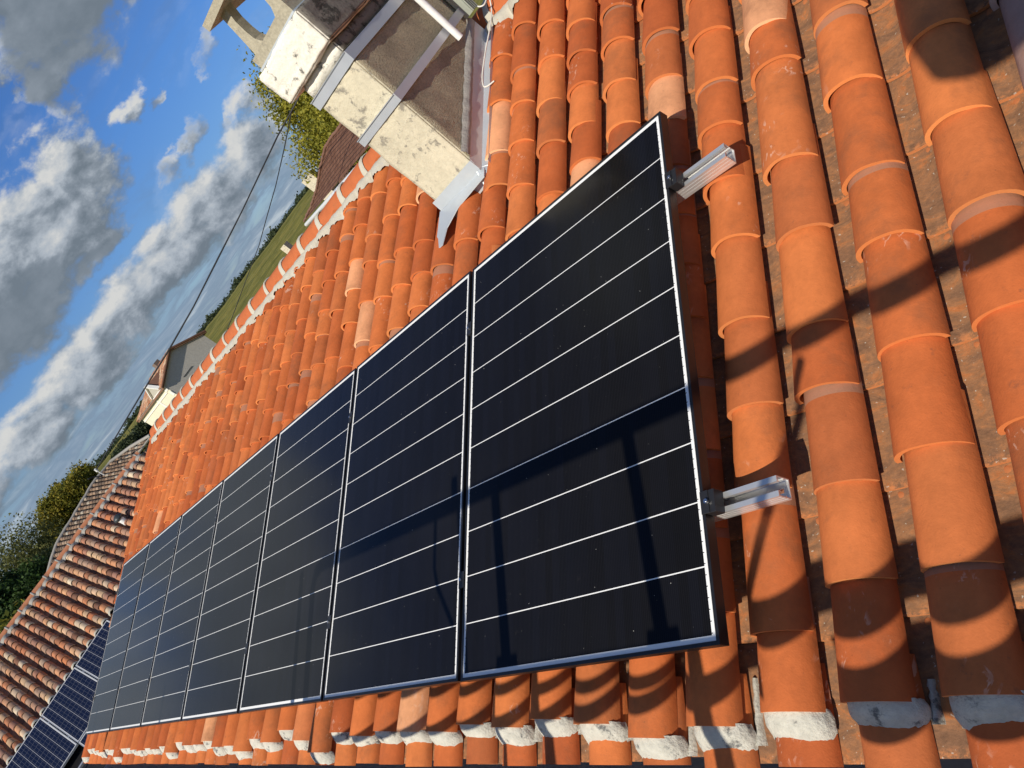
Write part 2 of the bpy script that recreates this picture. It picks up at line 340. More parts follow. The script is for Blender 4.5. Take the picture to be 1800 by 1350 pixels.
def panel_mat():
    """laminate: white backsheet border, ten strips split by nine white lines, shingled cells"""
    W_, H_ = 1.135, 1.70
    m, N, b = mat('solar_laminate'); co = objco(N); x, y, z = N.sep(co)
    info = N.new('ShaderNodeObjectInfo')
    def absd(a, c_): return N.m('ABSOLUTE', N.m('SUBTRACT', a, c_))
    ex = N.m('SUBTRACT', W_/2, absd(x, W_/2)); ey = N.m('SUBTRACT', H_/2, absd(y, H_/2))
    border = N.m('LESS_THAN', N.m('MINIMUM', ex, ey), 0.0222)
    L0 = 0.0222; sp = (H_ - 2*L0) / 10
    fy = N.m('FRACT', N.m('DIVIDE', N.m('SUBTRACT', y, L0), sp)); ln = N.m('LESS_THAN', absd(N.m('FRACT', N.m('ADD', fy, 0.5)), 0.5), 0.0100)
    # small black solder ticks along the two long borders
    ty = N.m('FRACT', N.m('DIVIDE', y, 0.0277)); tick = N.m('MULTIPLY', N.m('LESS_THAN', ty, 0.08), N.m('MULTIPLY', N.m('LESS_THAN', ex, 0.0237), N.m('GREATER_THAN', ex, 0.0185)))
    white = N.m('MULTIPLY', N.m('MAXIMUM', border, ln), N.m('SUBTRACT', 1.0, tick))
    fx = N.m('DIVIDE', x, 0.0068); finger = N.m('POWER', N.m('SUBTRACT', 1.0, N.m('MULTIPLY', absd(N.m('FRACT', fx), 0.5), 2)), 6.0)
    cell = N.noise(N.xyz(N.m('FLOOR', N.m('DIVIDE', x, 0.034)), N.m('FLOOR', N.m('DIVIDE', N.m('SUBTRACT', y, L0), sp)), N.m('MULTIPLY', info.outputs['Random'], 50)), 3.3, 1, 0.5)
    cc = N.mix(N.step(cell, 0.30, 0.72), (0.0034, 0.0034, 0.0036), (0.0046, 0.0050, 0.0072))
    cc = N.mix(N.m('MULTIPLY', finger, 0.5), cc, (0.022, 0.022, 0.026))
    dust = N.noise(co, 2.3, 6, 0.6); dd = N.step(N.noise(co, 26, 6, 0.7), 0.60, 0.85)
    cc = N.mix(N.m('MULTIPLY_ADD', dust, 0.014, N.m('MULTIPLY', dd, 0.022)), cc, (0.42, 0.38, 0.33))
    c = N.mix(white, cc, (0.80, 0.80, 0.79))
    sp2 = N.step(N.noise(co, 130, 1, 0.5), 0.815, 0.83); c = N.mix(N.m('MULTIPLY', sp2, 0.7), c, (0.6, 0.58, 0.53))
    rr = N.m('MULTIPLY_ADD', dust, 0.06, 0.10)
    setb(N, b, c, rr, spec=0.17); b.inputs['IOR'].default_value = 1.42; b.inputs['Coat Weight'].default_value = 0.0
    return m
M_lam = panel_mat()
def poly_mat():
    W_, H_ = 0.99, 1.65
    m, N, b = mat('polycrystalline_laminate'); co = objco(N); x, y, z = N.sep(co)
    def absd(a, c_): return N.m('ABSOLUTE', N.m('SUBTRACT', a, c_))
    ex = N.m('SUBTRACT', W_/2, absd(x, W_/2)); ey = N.m('SUBTRACT', H_/2, absd(y, H_/2))
    border = N.m('LESS_THAN', N.m('MINIMUM', ex, ey), 0.026)
    cxn = N.m('DIVIDE', N.m('SUBTRACT', x, 0.026), 0.1563); cyn = N.m('DIVIDE', N.m('SUBTRACT', y, 0.026), 0.1598)
    def g(v, wd): return N.m('LESS_THAN', absd(N.m('FRACT', N.m('ADD', v, 0.5)), 0.5), wd)
    major = g(cxn, 0.022); minor = g(cyn, 0.014); bus = g(N.m('MULTIPLY', cxn, 1.0), 0.02)
    bus2 = N.m('LESS_THAN', absd(N.m('FRACT', N.m('MULTIPLY', cxn, 3.0)), 0.5), 0.03)
    v = N.new('ShaderNodeTexVoronoi'); N.l.new(co, v.inputs['Vector']); v.inputs['Scale'].default_value = 70
    cr = N.sep(v.outputs['Color'])[0]
    cc = N.mix(cr, (0.006, 0.009, 0.024), (0.011, 0.016, 0.044))
    c = N.mix(N.m('MULTIPLY', N.m('MAXIMUM', minor, N.m('MULTIPLY', bus2, 0.5)), 0.42), cc, (0.42, 0.43, 0.46))
    c = N.mix(N.m('MAXIMUM', border, N.m('MULTIPLY', major, 0.6)), c, (0.62, 0.62, 0.62))
    setb(N, b, c, 0.16, spec=0.28); return m
M_poly = poly_mat()
M_silver = plain('silver_frame', (0.66, 0.68, 0.70), 0.4, 0.6, bump=0.05)
def leaf_mat(name, c1, c2, c3, trans=0.35):
    m, N, b = mat(name); rn = attr(N, 'rnd'); r0, r1, r2 = N.sep(rn.outputs['Vector'])
    c = N.ramp(r0, [(0.0, c1), (0.5, c2), (1.0, c3)]); setb(N, b, c, 0.6, spec=0.25)
    tr = N.new('ShaderNodeBsdfTranslucent'); N.l.new(c, tr.inputs[0]); mx_ = N.new('ShaderNodeMixShader'); mx_.inputs[0].default_value = trans
    o = N.n['Material Output']; N.l.new(b.outputs[0], mx_.inputs[1]); N.l.new(tr.outputs[0], mx_.inputs[2]); N.l.new(mx_.outputs[0], o.inputs[0]); return m
M_leafY = leaf_mat('yellow_green_leaves', (0.11, 0.13, 0.018), (0.28, 0.27, 0.035), (0.50, 0.43, 0.060))
M_leafA = leaf_mat('autumn_leaves', (0.07, 0.10, 0.014), (0.20, 0.19, 0.025), (0.36, 0.27, 0.035))
M_leafW = leaf_mat('willow_leaves', (0.08, 0.095, 0.028), (0.15, 0.16, 0.050), (0.22, 0.21, 0.075))
M_leafD = leaf_mat('dark_leaves', (0.022, 0.048, 0.012), (0.040, 0.080, 0.018), (0.07, 0.12, 0.03))
M_leafF = leaf_mat('far_leaves', (0.035, 0.055, 0.028), (0.055, 0.075, 0.032), (0.085, 0.10, 0.040))
M_bark = plain('bark', (0.10, 0.075, 0.05), 0.95, ns=8, bump=0.8, bd=0.02)
M_wood = plain('scaffold_board', (0.40, 0.30, 0.18), 0.85, ns=8, bump=0.4)
M_galv = plain('scaffold_tube', (0.45, 0.46, 0.48), 0.5, 0.7, bump=0.05)
# ------------------------------------------------------------------ canal tiles
def tiles(name, T, mats, parent, Mx, A=12, S=3, thick=0.012, wob=0.0):
    """T: list of dict(u, v, n, L, r0, r1, h, lift, up(1 cover,-1 channel), rot, rnd(3)).  v = lower end, tile runs up the slope."""
    P = np.array([[t['u'], t['v'], t['n'], t['L'], t['r0'], t['r1'], t['h'], t['lift'], t['up'], t.get('rot', 0.0)] for t in T])
    RN_ = np.array([t['rnd'] for t in T]); n = len(T)
    th = np.linspace(0, math.pi, A+1); tt = np.linspace(0, 1, S+1)
    TH, TT = np.meshgrid(th, tt)                     # (S+1, A+1)
    def layer(off):
        u, v, nn, L, r0, r1, h, lift, up, rot = [P[:, i][:, None, None] for i in range(10)]
        rad = r0 + (r1 - r0) * TT[None]; sc = rad / r0
        du = (rad + off) * np.cos(TH)[None]; dn = up * ((h * sc + off) * np.sin(TH)[None])
        if wob:
            ph = RN_[:, 0][:, None, None]*40
            wv_ = wob*np.sin(TH[None]*3 + ph)*(1-TT[None]); du = du + wv_; dn = dn + wob*0.6*np.sin(TH[None]*5+ph*1.7)
        s = L * TT[None] + 0*du
        U = u + du + rot * s; Vv = v + s - rot*du; Nn = nn + dn + lift * (1 - TT[None])
        return np.stack([U, Vv + 0*U, Nn + 0*U], -1)
    o = layer(0.0); i = layer(-thick)
    g = (S+1)*(A+1)
    idx = np.arange(g).reshape(S+1, A+1)
    q = np.stack([idx[:-1, :-1], idx[:-1, 1:], idx[1:, 1:], idx[1:, :-1]], -1).reshape(-1, 4)
    lip_o = o[:, 0]; lip_i = i[:, 0]                  # (n, A+1, 3)
    e0o, e0i = o[:, :, 0], i[:, :, 0]; e1o, e1i = o[:, :, -1], i[:, :, -1]
    V = np.concatenate([o.reshape(n, g, 3), i.reshape(n, g, 3), lip_o, lip_i, e0o, e0i, e1o, e1i], 1)
    nv = V.shape[1]; b = 2*g; a1 = A+1; s1 = S+1
    k = np.arange(A); lipq = np.stack([b+k, b+a1+k, b+a1+k+1, b+k+1], -1)
    b2 = b + 2*a1; k = np.arange(S); e0q = np.stack([b2+k, b2+s1+k, b2+s1+k+1, b2+k+1], -1)
    b3 = b2 + 2*s1; e1q = np.stack([b3+k, b3+k+1, b3+s1+k+1, b3+s1+k], -1)
    F1 = np.concatenate([q, q[:, ::-1] + g, lipq, e0q, e1q], 0)
    F = (F1[None] + (np.arange(n)*nv)[:, None, None]).reshape(-1, 4)
    loc_t = np.concatenate([np.tile(TT.ravel(), 2), np.zeros(2*a1), np.tile(tt, 4)])
    loc_a = np.concatenate([np.tile(TH.ravel()/math.pi, 2), np.tile(th/math.pi, 2), np.tile(tt*0, 4)])
    loc_w = np.concatenate([np.ones(2*g), np.zeros(2*a1 + 4*s1)])
    loc = np.stack([np.tile(loc_t, (n, 1)), np.tile(loc_a, (n, 1)), V[..., 1], np.tile(loc_w, (n, 1))], -1)
    rnd = np.concatenate([np.repeat(RN_[:, None], nv, 1), np.ones((n, nv, 1))], -1)
    Mr = np.array(Mx); Vw = V.reshape(-1, 3) @ Mr[:3, :3].T + Mr[:3, 3]
    me = npmesh(name, Vw, F, True, {'rnd': rnd.reshape(-1, 4), 'loc': loc.reshape(-1, 4)})
    return link(name, me, mats, parent)

# ------------------------------------------------------------------ the house with the new roof
house = tag(empty('tiled_house', (0, 0, -5.5)), 'house with the new orange tile roof that carries the row of black solar panels', 'house')
hp = house
def up_(o):            # keep world coordinates under the house empty
    o.matrix_parent_inverse = Matrix.Translation((0, 0, 5.5)); return o
STEP = 0.2235; U0 = 1.633
def shear(u): return float(np.interp(u, [-7.8, -2.5, 0, 3], [-0.07, 0.0, 0.032, 0.032]))
LIPS = {3: None}
LIPT = {2.080: [0.15, 0.40, 0.66, 0.88, 1.09, 1.38, 1.65], 1.857: [0.11, 0.356, 0.60, 0.867, 1.118, 1.395, 1.68], 1.633: [0.109, 0.361, 0.618, 0.90, 1.117, 1.412, 1.687], 1.4095: [0.115, 0.339, 0.589, 0.766, 1.056, 1.303, 1.682, 1.849], 1.186: [0.031, 0.386, 0.618, 0.882, 1.159, 1.384, 1.60]}
CAPV = {0.516: -0.148, 0.739: -0.19, 0.9625: -0.168, 1.186: -0.145, 1.4095: -0.135, 1.633: -0.135, 1.8565: -0.14}
cols = [U0 + (k)*STEP for k in range(-41, 7)]
XL = cols[0] - 0.11
NB = -0.195                                           # spring line of the cover tiles
T, TV, TC = [], [], []
capv = {}
VR = 3.52
def inchim(u, v): return -0.60 < u < -0.105 and 2.36 < v < 3.62
for ci, u in enumerate(cols):
    vcap = -0.145 + random.uniform(-0.022, 0.02)
    if u < -1.0 and random.random() < 0.3: vcap += random.choice((-0.05, 0.03))
    for uc, vc_ in CAPV.items():
        if abs(u-uc) < 0.02: vcap = vc_
    capv[u] = vcap
    lips = [l for uc, l in LIPT.items() if abs(u-uc) < 0.02]; lips = list(lips[0]) if lips else []
    SH = shear(u)
    r = 0.083
    # short eave tile, set lower
    T.append(dict(u=u+random.uniform(-.004, .004), v=-0.258+random.uniform(-.008, .006), n=NB-0.014, L=0.22, r0=0.080, r1=0.074, h=0.060, lift=0.0, up=1, rot=random.uniform(-.01, .01), rnd=rng.random(3)))
    v = vcap; first = True; drift = 0.0
    while v < VR:
        exp_ = random.uniform(0.185, 0.235) if u > 0.3 else random.uniform(0.20, 0.36)
        if first: exp_ = random.uniform(0.22, 0.30); first = False
        if lips: exp_ = max(0.08, lips.pop(0) - v)
        drift = random.uniform(-.006, .006)
        rn = rng.random(3)
        uu_ = u + SH*v + drift
        if u > -0.3:
            rn[1] = rn[1]*0.95
            if any(abs(u-a_)<0.05 and b0_ < v < b1_ for a_, b0_, b1_ in ((1.41, 1.83, 1.9), (0.516, 1.7, 1.93), (0.9625, 1.62, 1.84), (-0.155, 2.35, 2.6))): rn[1] = 0.99
        if -0.12 < uu_ < 0.03 and v > 2.2: uu_ += 0.03
        d = dict(u=uu_, v=v, n=NB, L=min(exp_+0.13, 3.60-v), r0=r+random.uniform(-.003, .003), r1=0.073, h=0.076+random.uniform(-.004, .004), lift=(0.016 if u > 0.3 else 0.013)+random.uniform(0, .005), up=1, rot=SH+random.uniform(-.012, .012), rnd=rn)
        if exp_+0.13 > 3.60-v: d['r1'] = 0.079
        if not (inchim(uu_, v+0.03) and inchim(uu_, v+exp_)):
            if u > 2.0 and v > 1.0: d['r0'] *= 1.06; d['h'] *= 1.05; TV.append(d)
            else:
                if inchim(uu_, v+exp_) and not inchim(uu_, v): d['L'] = min(d['L'], 2.40-v)
                if d['L'] > 0.04: T.append(d)
        v += exp_
for u in [c + STEP/2 for c in cols] + [cols[0]-STEP/2]:
    v = -0.246 + random.uniform(-.01, .01)
    while v < VR:
        exp_ = random.uniform(0.24, 0.31)
        if v > 2.9: exp_ = 0.30
        rn = rng.random(3)
        uu_ = u + shear(u)*v
        d = dict(u=uu_+random.uniform(-.004, .004), v=v, n=NB+0.012, L=min(exp_+0.10, 3.56-v), r0=0.083, r1=0.086, h=0.060, lift=0.016, up=-1, rot=random.uniform(-.01, .01), rnd=rn)
        if not (inchim(uu_, v+0.05) and inchim(uu_, v+exp_-0.02)): TC.append(d)
        v += exp_
near = [t for t in T if t['u'] > -0.4]; farT = [t for t in T if t['u'] <= -0.4]
o = up_(tiles('cover_tiles', near, M_cover, hp, MROOF, A=22, S=5, thick=0.0125, wob=0.0012)); roof_far = up_(tiles('cover_tiles', farT, M_cover, hp, MROOF, A=14, S=3, thick=0.0125, wob=0.001))
# one part for all cover tiles
def join(a, b_):
    bm = bmesh.new(); bm.from_mesh(a.data); bm.from_mesh(b_.data); bm.to_mesh(a.data); bm.free(); me = b_.data; bpy.data.objects.remove(b_); bpy.data.meshes.remove(me); return a
join(o, roof_far); o.name = 'cover_tiles'
vt = up_(tiles('verge_tile', TV, M_verge, hp, MROOF, A=20, S=5, thick=0.014, wob=0.002)); tag(vt, label='greyish mauve weathered tiles at the right edge of the roof')
chn = up_(tiles('channel_tiles', TC, M_channel, hp, MROOF, A=14, S=3, thick=0.011, wob=0.001))
# nibs under each channel lip on the near courses
mb = MB()
for t in TC:
    if t['u'] < -0.3 or t['v'] > 2.6 or t['v'] < -0.1: continue
    c0 = roofp(t['u']+random.uniform(-.01, .015), t['v']-0.010, t['n']-0.060+0.012)
    k = 8; ring = []
    for a in range(k):
        an = 2*math.pi*a/k; ring.append(c0 + RU*math.cos(an)*random.uniform(.014, .022) + RV*(math.sin(an)*0.018-0.006) - RN*0.006)
    mb.add(ring + [c0 + RN*0.010], [(a, (a+1) % k, k) for a in range(k)], True)
m_nib = plain('nib_clay', (0.46, 0.15, 0.05), 0.85)
nibs = up_(mb.build('tile_nibs', None, hp)); chn.data.materials.append(m_nib)
for p_ in nibs.data.polygons: p_.material_index = 1
join(chn, nibs)
# deck below the tiles
mb = MB()
mb.box((XL, -0.16, -0.31), (3.1, 3.66, -0.285), MROOF)
up_(mb.build('roof_deck', M_deck, hp))

# eave mortar: a dab closing the mouth of each upper cover tile
V, F = [], []
def blob_strip(u, v, k, A, S, rad0, h0, rad1, h1, n0, n1, dv, amp, u1=0.0):
    o_ = len(V); ph = random.random()*50
    for j in range(S+1):
        t = j/S; e = math.sin(t*math.pi)
        for a in range(A+1):
            th = math.pi*a/A
            jit = amp*(math.sin(a*1.9+ph)+math.sin(a*0.7+ph*2+j)+random.uniform(-1, 1))*0.5
            rr = rad0 + (rad1-rad0)*t; hh = h0 + (h1-h0)*t
            uu = u + u1*t + (rr + 0.006*e)*math.cos(th) + jit*0.5; nn = n0 + (n1-n0)*t + (hh + 0.007*e + jit*0.5)*math.sin(th)
            vv = v - dv*t*(1.0+0.10*math.sin(th*2.3+ph)) + (jit*1.3 if j in (S,) else jit*0.4) - 0.010*math.sin(th)*t
            V.append(tuple(roofp(uu, vv, nn)))
    for j in range(S):
        for a in range(A):
            i0 = o_ + j*(A+1) + a; F.append((i0, i0+A+1, i0+A+2, i0+1))
for u in cols:
    near_ = u > 0
    blob_strip(u, capv[u]+0.004, 0, 34 if near_ else 16, 9 if near_ else 5, 0.082, 0.077, 0.081, 0.052, NB+0.004, NB-0.012, random.uniform(0.044, 0.056) if near_ else random.uniform(0.036, 0.05), 0.0030)
me = npmesh('eave_mortar', V, F); em = up_(link('eave_mortar', me, M_mortar, hp))
# dabs of mortar in the channels beside the near tiles
mb = MB()
for u in cols:
    if u < -0.2: continue
    for s_ in (1,):
        if random.random() < 0.85:
            x0 = u + s_*0.088; vv = capv[u]
            pts = []
            L_ = random.uniform(0.05, 0.14)
            mbv = []
            for j in range(9):
                t = j/8
                for a in range(7):
                    an = math.pi*a/6
                    mbv.append(roofp(x0 + math.cos(an)*0.016*(1-0.4*t) + random.uniform(-.003, .003), vv - 0.045 + (L_+0.03)*t, NB-0.045 + math.sin(an)*(0.045-0.02*t) + random.uniform(-.003, .003)))
            mb.add(mbv, [(j*7+a, j*7+a+1, (j+1)*7+a+1, (j+1)*7+a) for j in range(8) for a in range(6)], True)
join(em, up_(mb.build('channel_mortar', None, hp)))

# crumbs of mortar, grit and leaf litter lying in the channels
gv, gf = [], []
for t in TC:
    if t['u'] < -0.4 or random.random() < 0.35: continue
    for q in range(random.randint(1, 5)):
        c0 = roofp(t['u'] + random.uniform(-.028, .028), t['v'] + random.uniform(0.02, t['L']*0.8), t['n'] - 0.050 + random.uniform(0, .004)); s0 = random.uniform(0.0015, 0.0045); o_ = len(gv)
        for d_ in ((1, 0, 0), (-.5, .9, 0), (-.5, -.9, 0), (0, 0, .9)): gv.append(tuple(c0 + Vector([k_*s0*random.uniform(.7, 1.5) for k_ in d_])))
        gf += [(o_, o_+1, o_+3), (o_+1, o_+2, o_+3), (o_+2, o_, o_+3)]
up_(tag(link('grit', npmesh('grit', gv, gf, False), M_greymort, hp), kind='stuff'))
# ridge: half-round tiles with collars of mortar
RVv, RNn = 3.56, -0.148
mb = MB(); mm = MB()
x = 3.0; seg = 0.385
while x > XL - 0.02:
    x1 = max(x - seg, XL - 0.05)
    A = 14; vs = []
    def rprof(th, rr): return -rr*math.copysign(abs(math.cos(th))**0.85, math.cos(th)), (rr*1.05)*abs(math.sin(th))**1.35
    for j, (xx, rr) in enumerate(((x, 0.108), (x1 - 0.01, 0.098))):
        for a in range(A+1):
            th = math.pi*(a/A)*1.0; c = roofp(0, RVv, RNn); py_, pz_ = rprof(th, rr); vs.append(Vector((xx, c.y + py_, c.z - 0.035 + pz_)))
    mb.add(vs, [(a, a+1, A+1+a+1, A+1+a) for a in range(A)], True)
    # collar
    vs = []; wq = random.uniform(0.55, 1.0); W = (0.030*wq, 0.020*wq, 0.0, -0.020*wq, -0.030*wq); H = (0.104, 0.1125, 0.1145, 0.1120, 0.101)
    for j, (wd, rr) in enumerate(zip(W, H)):
        for a in range(A+1):
            th = math.pi*a/A; c = roofp(0, RVv, RNn); jt = random.uniform(-.003, .003)
            py_, pz_ = rprof(th, rr+jt*0.6); vs.append(Vector((x + wd*(1+0.5*abs(math.cos(th))**3) + 0.010*math.sin(th*1.0+x*9) + jt*2, c.y + py_, c.z - 0.035 + pz_)))
    mm.add(vs, [(j*(A+1)+a, j*(A+1)+a+1, (j+1)*(A+1)+a+1, (j+1)*(A+1)+a) for j in range(4) for a in range(A)], True)
    x -= seg
up_(mb.build('ridge_tiles', M_ridge, hp)); 
# mortar skirt on the near side of the ridge: runs over covers and dips into channels with ragged lower edge
n_ = int((3.0 - XL)/0.012); vs = []; J = 6
for i in range(n_):
    xx = 3.0 - i*0.012; k = (xx - shear(xx)*3.45 - U0)/STEP; c_ = abs(math.cos(math.pi*k))   # 1 on crest, 0 in the channel
    edge_v = 3.405 - 0.035*c_ - 0.05*(math.sin(xx*8.1)*0.4 + 0.4) + random.uniform(-.014, .014)
    if abs(((x - xx) / seg) % 1.0 - 0.0) < 0.12: edge_v -= 0.02
    nbase = NB + 0.088*c_**0.6
    for j in range(J):
        t = j/(J-1)
        top = roofp(xx, 3.470, -0.128); bot = roofp(xx, edge_v, nbase)
        p = top.lerp(bot, t) + RN*(0.020*math.sin(math.pi*t) + random.uniform(-.002, .002)); vs.append(p)
mm.add(vs, [(i*J+j, (i+1)*J+j, (i+1)*J+j+1, i*J+j+1) for i in range(n_-1) for j in range(J-1)], True)
up_(mm.build('ridge_mortar', M_mortar2, hp))

# body of the house
mb = MB(); ez = -0.42
rp = roofp(0, 3.66, -0.30)
backY = 2*rp.y - 0.05
mb.box((XL+0.12, 0.02, -5.5), (2.95, 0.30, ez)); mb.box((XL+0.12, backY-0.3, -5.5), (2.95, backY, ez))
mb.box((XL+0.12, 0.30, -5.5), (XL+0.42, backY-0.3, ez)); mb.box((2.65, 0.30, -5.5), (2.95, backY-0.3, ez))
for xx in (XL+0.12, 2.65):
    mb.prism([(xx, 0.05, ez), (xx, backY-0.05, ez), (xx, rp.y, rp.z-0.02)], (0, 0, 0), (0.3, 0, 0))
up_(mb.build('wall', M_wall, hp))
mb = MB(); s2 = [Vector((XL, rp.y, rp.z+0.02)), Vector((3.1, rp.y, rp.z+0.02)), Vector((3.1, backY+0.3, ez-0.12)), Vector((XL, backY+0.3, ez-0.12))]
dn = Vector((0, 0, 0.10)); mb.add(s2 + [p+dn for p in s2], [(0,1,2,3),(7,6,5,4),(0,4,5,1),(1,5,6,2),(2,6,7,3),(3,7,4,0)])
up_(mb.build('rear_roof_slope', M_ridge, hp))
# gutter and fascia below the eave
gt = MB(); A = 12; vs = []
gy, gz = -0.355, -0.315
for xx in (XL, 3.1):
    for rr in (0.058, 0.054):
        for a in range(A+1):
            th = math.pi + math.pi*a/A; vs.append(Vector((xx, gy + rr*math.cos(th), gz + rr*math.sin(th))))
B_ = A+1
gt.add(vs, [(a, a+1, 2*B_+a+1, 2*B_+a) for a in range(A)] + [(B_+a+1, B_+a, 3*B_+a, 3*B_+a+1) for a in range(A)] + [(0, 2*B_, 3*B_, B_), (A, B_+A, 3*B_+A, 2*B_+A)], True)
gt.tube([(XL, gy-0.06, gz), (3.1, gy-0.06, gz)], 0.006, 8)
up_(gt.build('gutter', M_pvc, hp))
fb = MB(); fb.box((XL, -0.262, -0.47), (3.1, -0.240, -0.325)); fb.box((XL, -0.240, -0.47), (3.1, 0.02, -0.455)); up_(fb.build('fascia', M_wall, hp))

# ------------------------------------------------------------------ chimney (part of the house)
CX0, CX1, CY0, CY1 = -0.500, -0.130, 2.30, 3.20
def face_box(name, a, b, mats, parent, sub=(14, 24, 28), amp=0.004, splitx=True):
    """box with displaced faces; material 1 on the +X/-X sides"""
    bm = bmesh.new(); bmesh.ops.create_cube(bm, size=1.0)
    for v in bm.verts: v.co = Vector([(a[i]+b[i])/2 + v.co[i]*(b[i]-a[i]) for i in range(3)])
    bmesh.ops.bevel(bm, geom=bm.edges[:], offset=0.008, segments=2, affect='EDGES')
    bmesh.ops.subdivide_edges(bm, edges=[e for e in bm.edges if e.calc_length() > 0.1], cuts=18, use_grid_fill=True)
    bm.normal_update()
    from mathutils import noise as mn
    for f in bm.faces:
        f.smooth = True
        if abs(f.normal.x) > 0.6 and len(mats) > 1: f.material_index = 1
    disp = {v: v.normal*(mn.noise(v.co*9)*amp*1.6 + mn.noise(v.co*31)*amp) for v in bm.verts}
    for v, d in disp.items(): v.co += d
    me = bpy.data.meshes.new(name); bm.to_mesh(me); bm.free()
    return link(name, me, mats, parent)
chim = up_(face_box('chimney', (CX0, CY0, 0.30), (CX1, CY1, 1.60), [M_cream, M_rough], hp, amp=0.005))
def cch(o): return o
neck = face_box('chimney_neck', (CX0+0.01, CY0+0.004, 1.598), (CX1-0.006, CY1-0.01, 1.672), [M_capw, M_capside], chim, amp=0.004)
capb = face_box('chimney_cap', (CX0-0.075, CY0-0.05, 1.670), (CX1+0.035, CY1+0.06, 1.862), [M_capw, M_capside], chim, amp=0.005)
# chamfer the upper-left lip of the cap by a lead tray
mb = MB(); mb.box((CX0-0.035, CY0-0.035, 1.862), (CX1+0.012, CY1+0.04, 1.872)); mb.build('cap_tray', M_zinc, chim)
# prefabricated arched concrete pot
pt = MB(); px0, px1, py0, py1 = CX0-0.025, CX1+0.006, CY0-0.025, CY1+0.03
pt.box((px0, py0, 1.872), (px1, py1, 1.925))
def leg(xa, ya, sx, sy):
    prof = [(0.00, 0.105), (0.015, 0.090), (0.04, 0.070), (0.09, 0.058), (0.15, 0.052), (0.22, 0.060)]
    prev = None
    for (h, wd) in prof:
        cxx = xa + sx*(wd/2 + 0.01 + 0.10*h); cyy = ya + sy*(0.055 + 0.12*h); hw = wd/2
        q_ = 0.030; ring = [Vector((cxx-hw, cyy-q_, 1.925+h)), Vector((cxx+hw, cyy-q_, 1.925+h)), Vector((cxx+hw, cyy+q_, 1.925+h)), Vector((cxx-hw, cyy+q_, 1.925+h))]
        if prev: pt.add(prev+ring, [(0,1,5,4),(1,2,6,5),(2,3,7,6),(3,0,4,7)])
        prev = ring
    pt.add(prev, [(0,1,2,3)])
for yy, sy in ((py0, 1), (py1, -1)):
    leg(px0+0.01, yy, 1, sy); leg(px1-0.01, yy, -1, sy)
pt.box((px0-0.012, py0-0.02, 2.145), (px1+0.012, py1+0.02, 2.185))
pt.build('chimney_pot', M_pot, chim)
# straps
st = MB(); z0 = 1.575
def strap(z0, z1, out, bow=0.0, name='strap'):
    s_ = MB(); d = 0.006
    s_.box((CX0-d-.004, CY0-d-.004, z0), (CX1+.004, CY0-.004, z1))
    a0 = CX1+0.004; yN = CY0-d-.004; yF = CY1+0.02
    vs = [(a0, yN, z0), (a0+d, yN, z0), (a0+d+bow, yF, z0), (a0+bow, yF, z0), (a0, yN, z1), (a0+d, yN, z1), (a0+d+bow, yF, z1), (a0+bow, yF, z1)]
    s_.add([Vector(v) for v in vs], [(0,3,2,1),(4,5,6,7),(0,1,5,4),(1,2,6,5),(2,3,7,6),(3,0,4,7)])
    # small stiffening returns
    s_.box((CX0-d-.004, CY0-d-.012, z1-0.003), (CX1+.004, CY0-.0045, z1+0.0008))
    return s_.build(name, M_strap, chim)
strap(1.545, 1.600, 0.0, 0.012); strap(1.270, 1.316, 0.0, 0.030)
# lead/zinc flashing
fl = MB()
zr = lambda y: (y*sP/cP) - 0.128/cP   # height of tile crests at world Y
def quad(a, b_, c, d_, th=0.004, nrm=Vector((0, -1, 0))):
    q = [Vector(p) for p in (a, b_, c, d_)]; fl.add(q + [p + nrm*th for p in q], [(3,2,1,0),(4,5,6,7),(0,1,5,4),(1,2,6,5),(2,3,7,6),(3,0,4,7)])
quad((CX0-0.01, CY0-0.012, 0.765), (CX1+0.012, CY0-0.012, 0.780), (CX1+0.012, CY0-0.008, 0.840), (CX0-0.01, CY0-0.008, 0.826))
quad((CX0-0.005, CY0-0.020, 0.66), (CX1+0.005, CY0-0.020, 0.70), (CX1+0.005, CY0-0.010, 0.785), (CX0-0.005, CY0-0.010, 0.772))
# apron tongue to the left and corner skirt
ap = [(CX0-0.050, 2.06), (CX0+0.022, 2.06), (CX0+0.060, 2.14), (CX0+0.16, 2.20), (CX1+0.03, 2.235), (CX1+0.03, 2.288), (CX0-0.025, 2.288)]
av = [Vector((x, y, zr(y) + 0.016)) for x, y in ap]
fl.add(av + [p - Vector((0, 0, 0.004)) for p in av], [tuple(range(7)), tuple(range(13, 6, -1))] + [(k, 7+k, 7+(k+1) % 7, (k+1) % 7) for k in range(7)])
quad((CX1-0.02, CY0-0.06, 0.70), (CX1+0.085, CY0-0.10, 0.67), (CX1+0.085, CY0+0.02, 0.735), (CX1-0.02, CY0-0.006, 0.79), 0.004, Vector((0, -0.5, 0.8)))
# side flashing: upstand and gutter tray
ys = np.linspace(CY0-0.02, CY1+0.02, 12)
vs = []
for y in ys:
    z = zr(y)
    vs += [Vector((CX1+0.010, y, z+0.095)), Vector((CX1+0.014, y, z+0.02)), Vector((CX1+0.055, y, z-0.010)), Vector((CX1+0.084, y, z+0.012)), Vector((CX1+0.086, y, z+0.030))]
fl.add(vs, [(i*5+j, (i+1)*5+j, (i+1)*5+j+1, i*5+j+1) for i in range(11) for j in range(4)], False)
fl.build('flashing', M_zinc, chim)
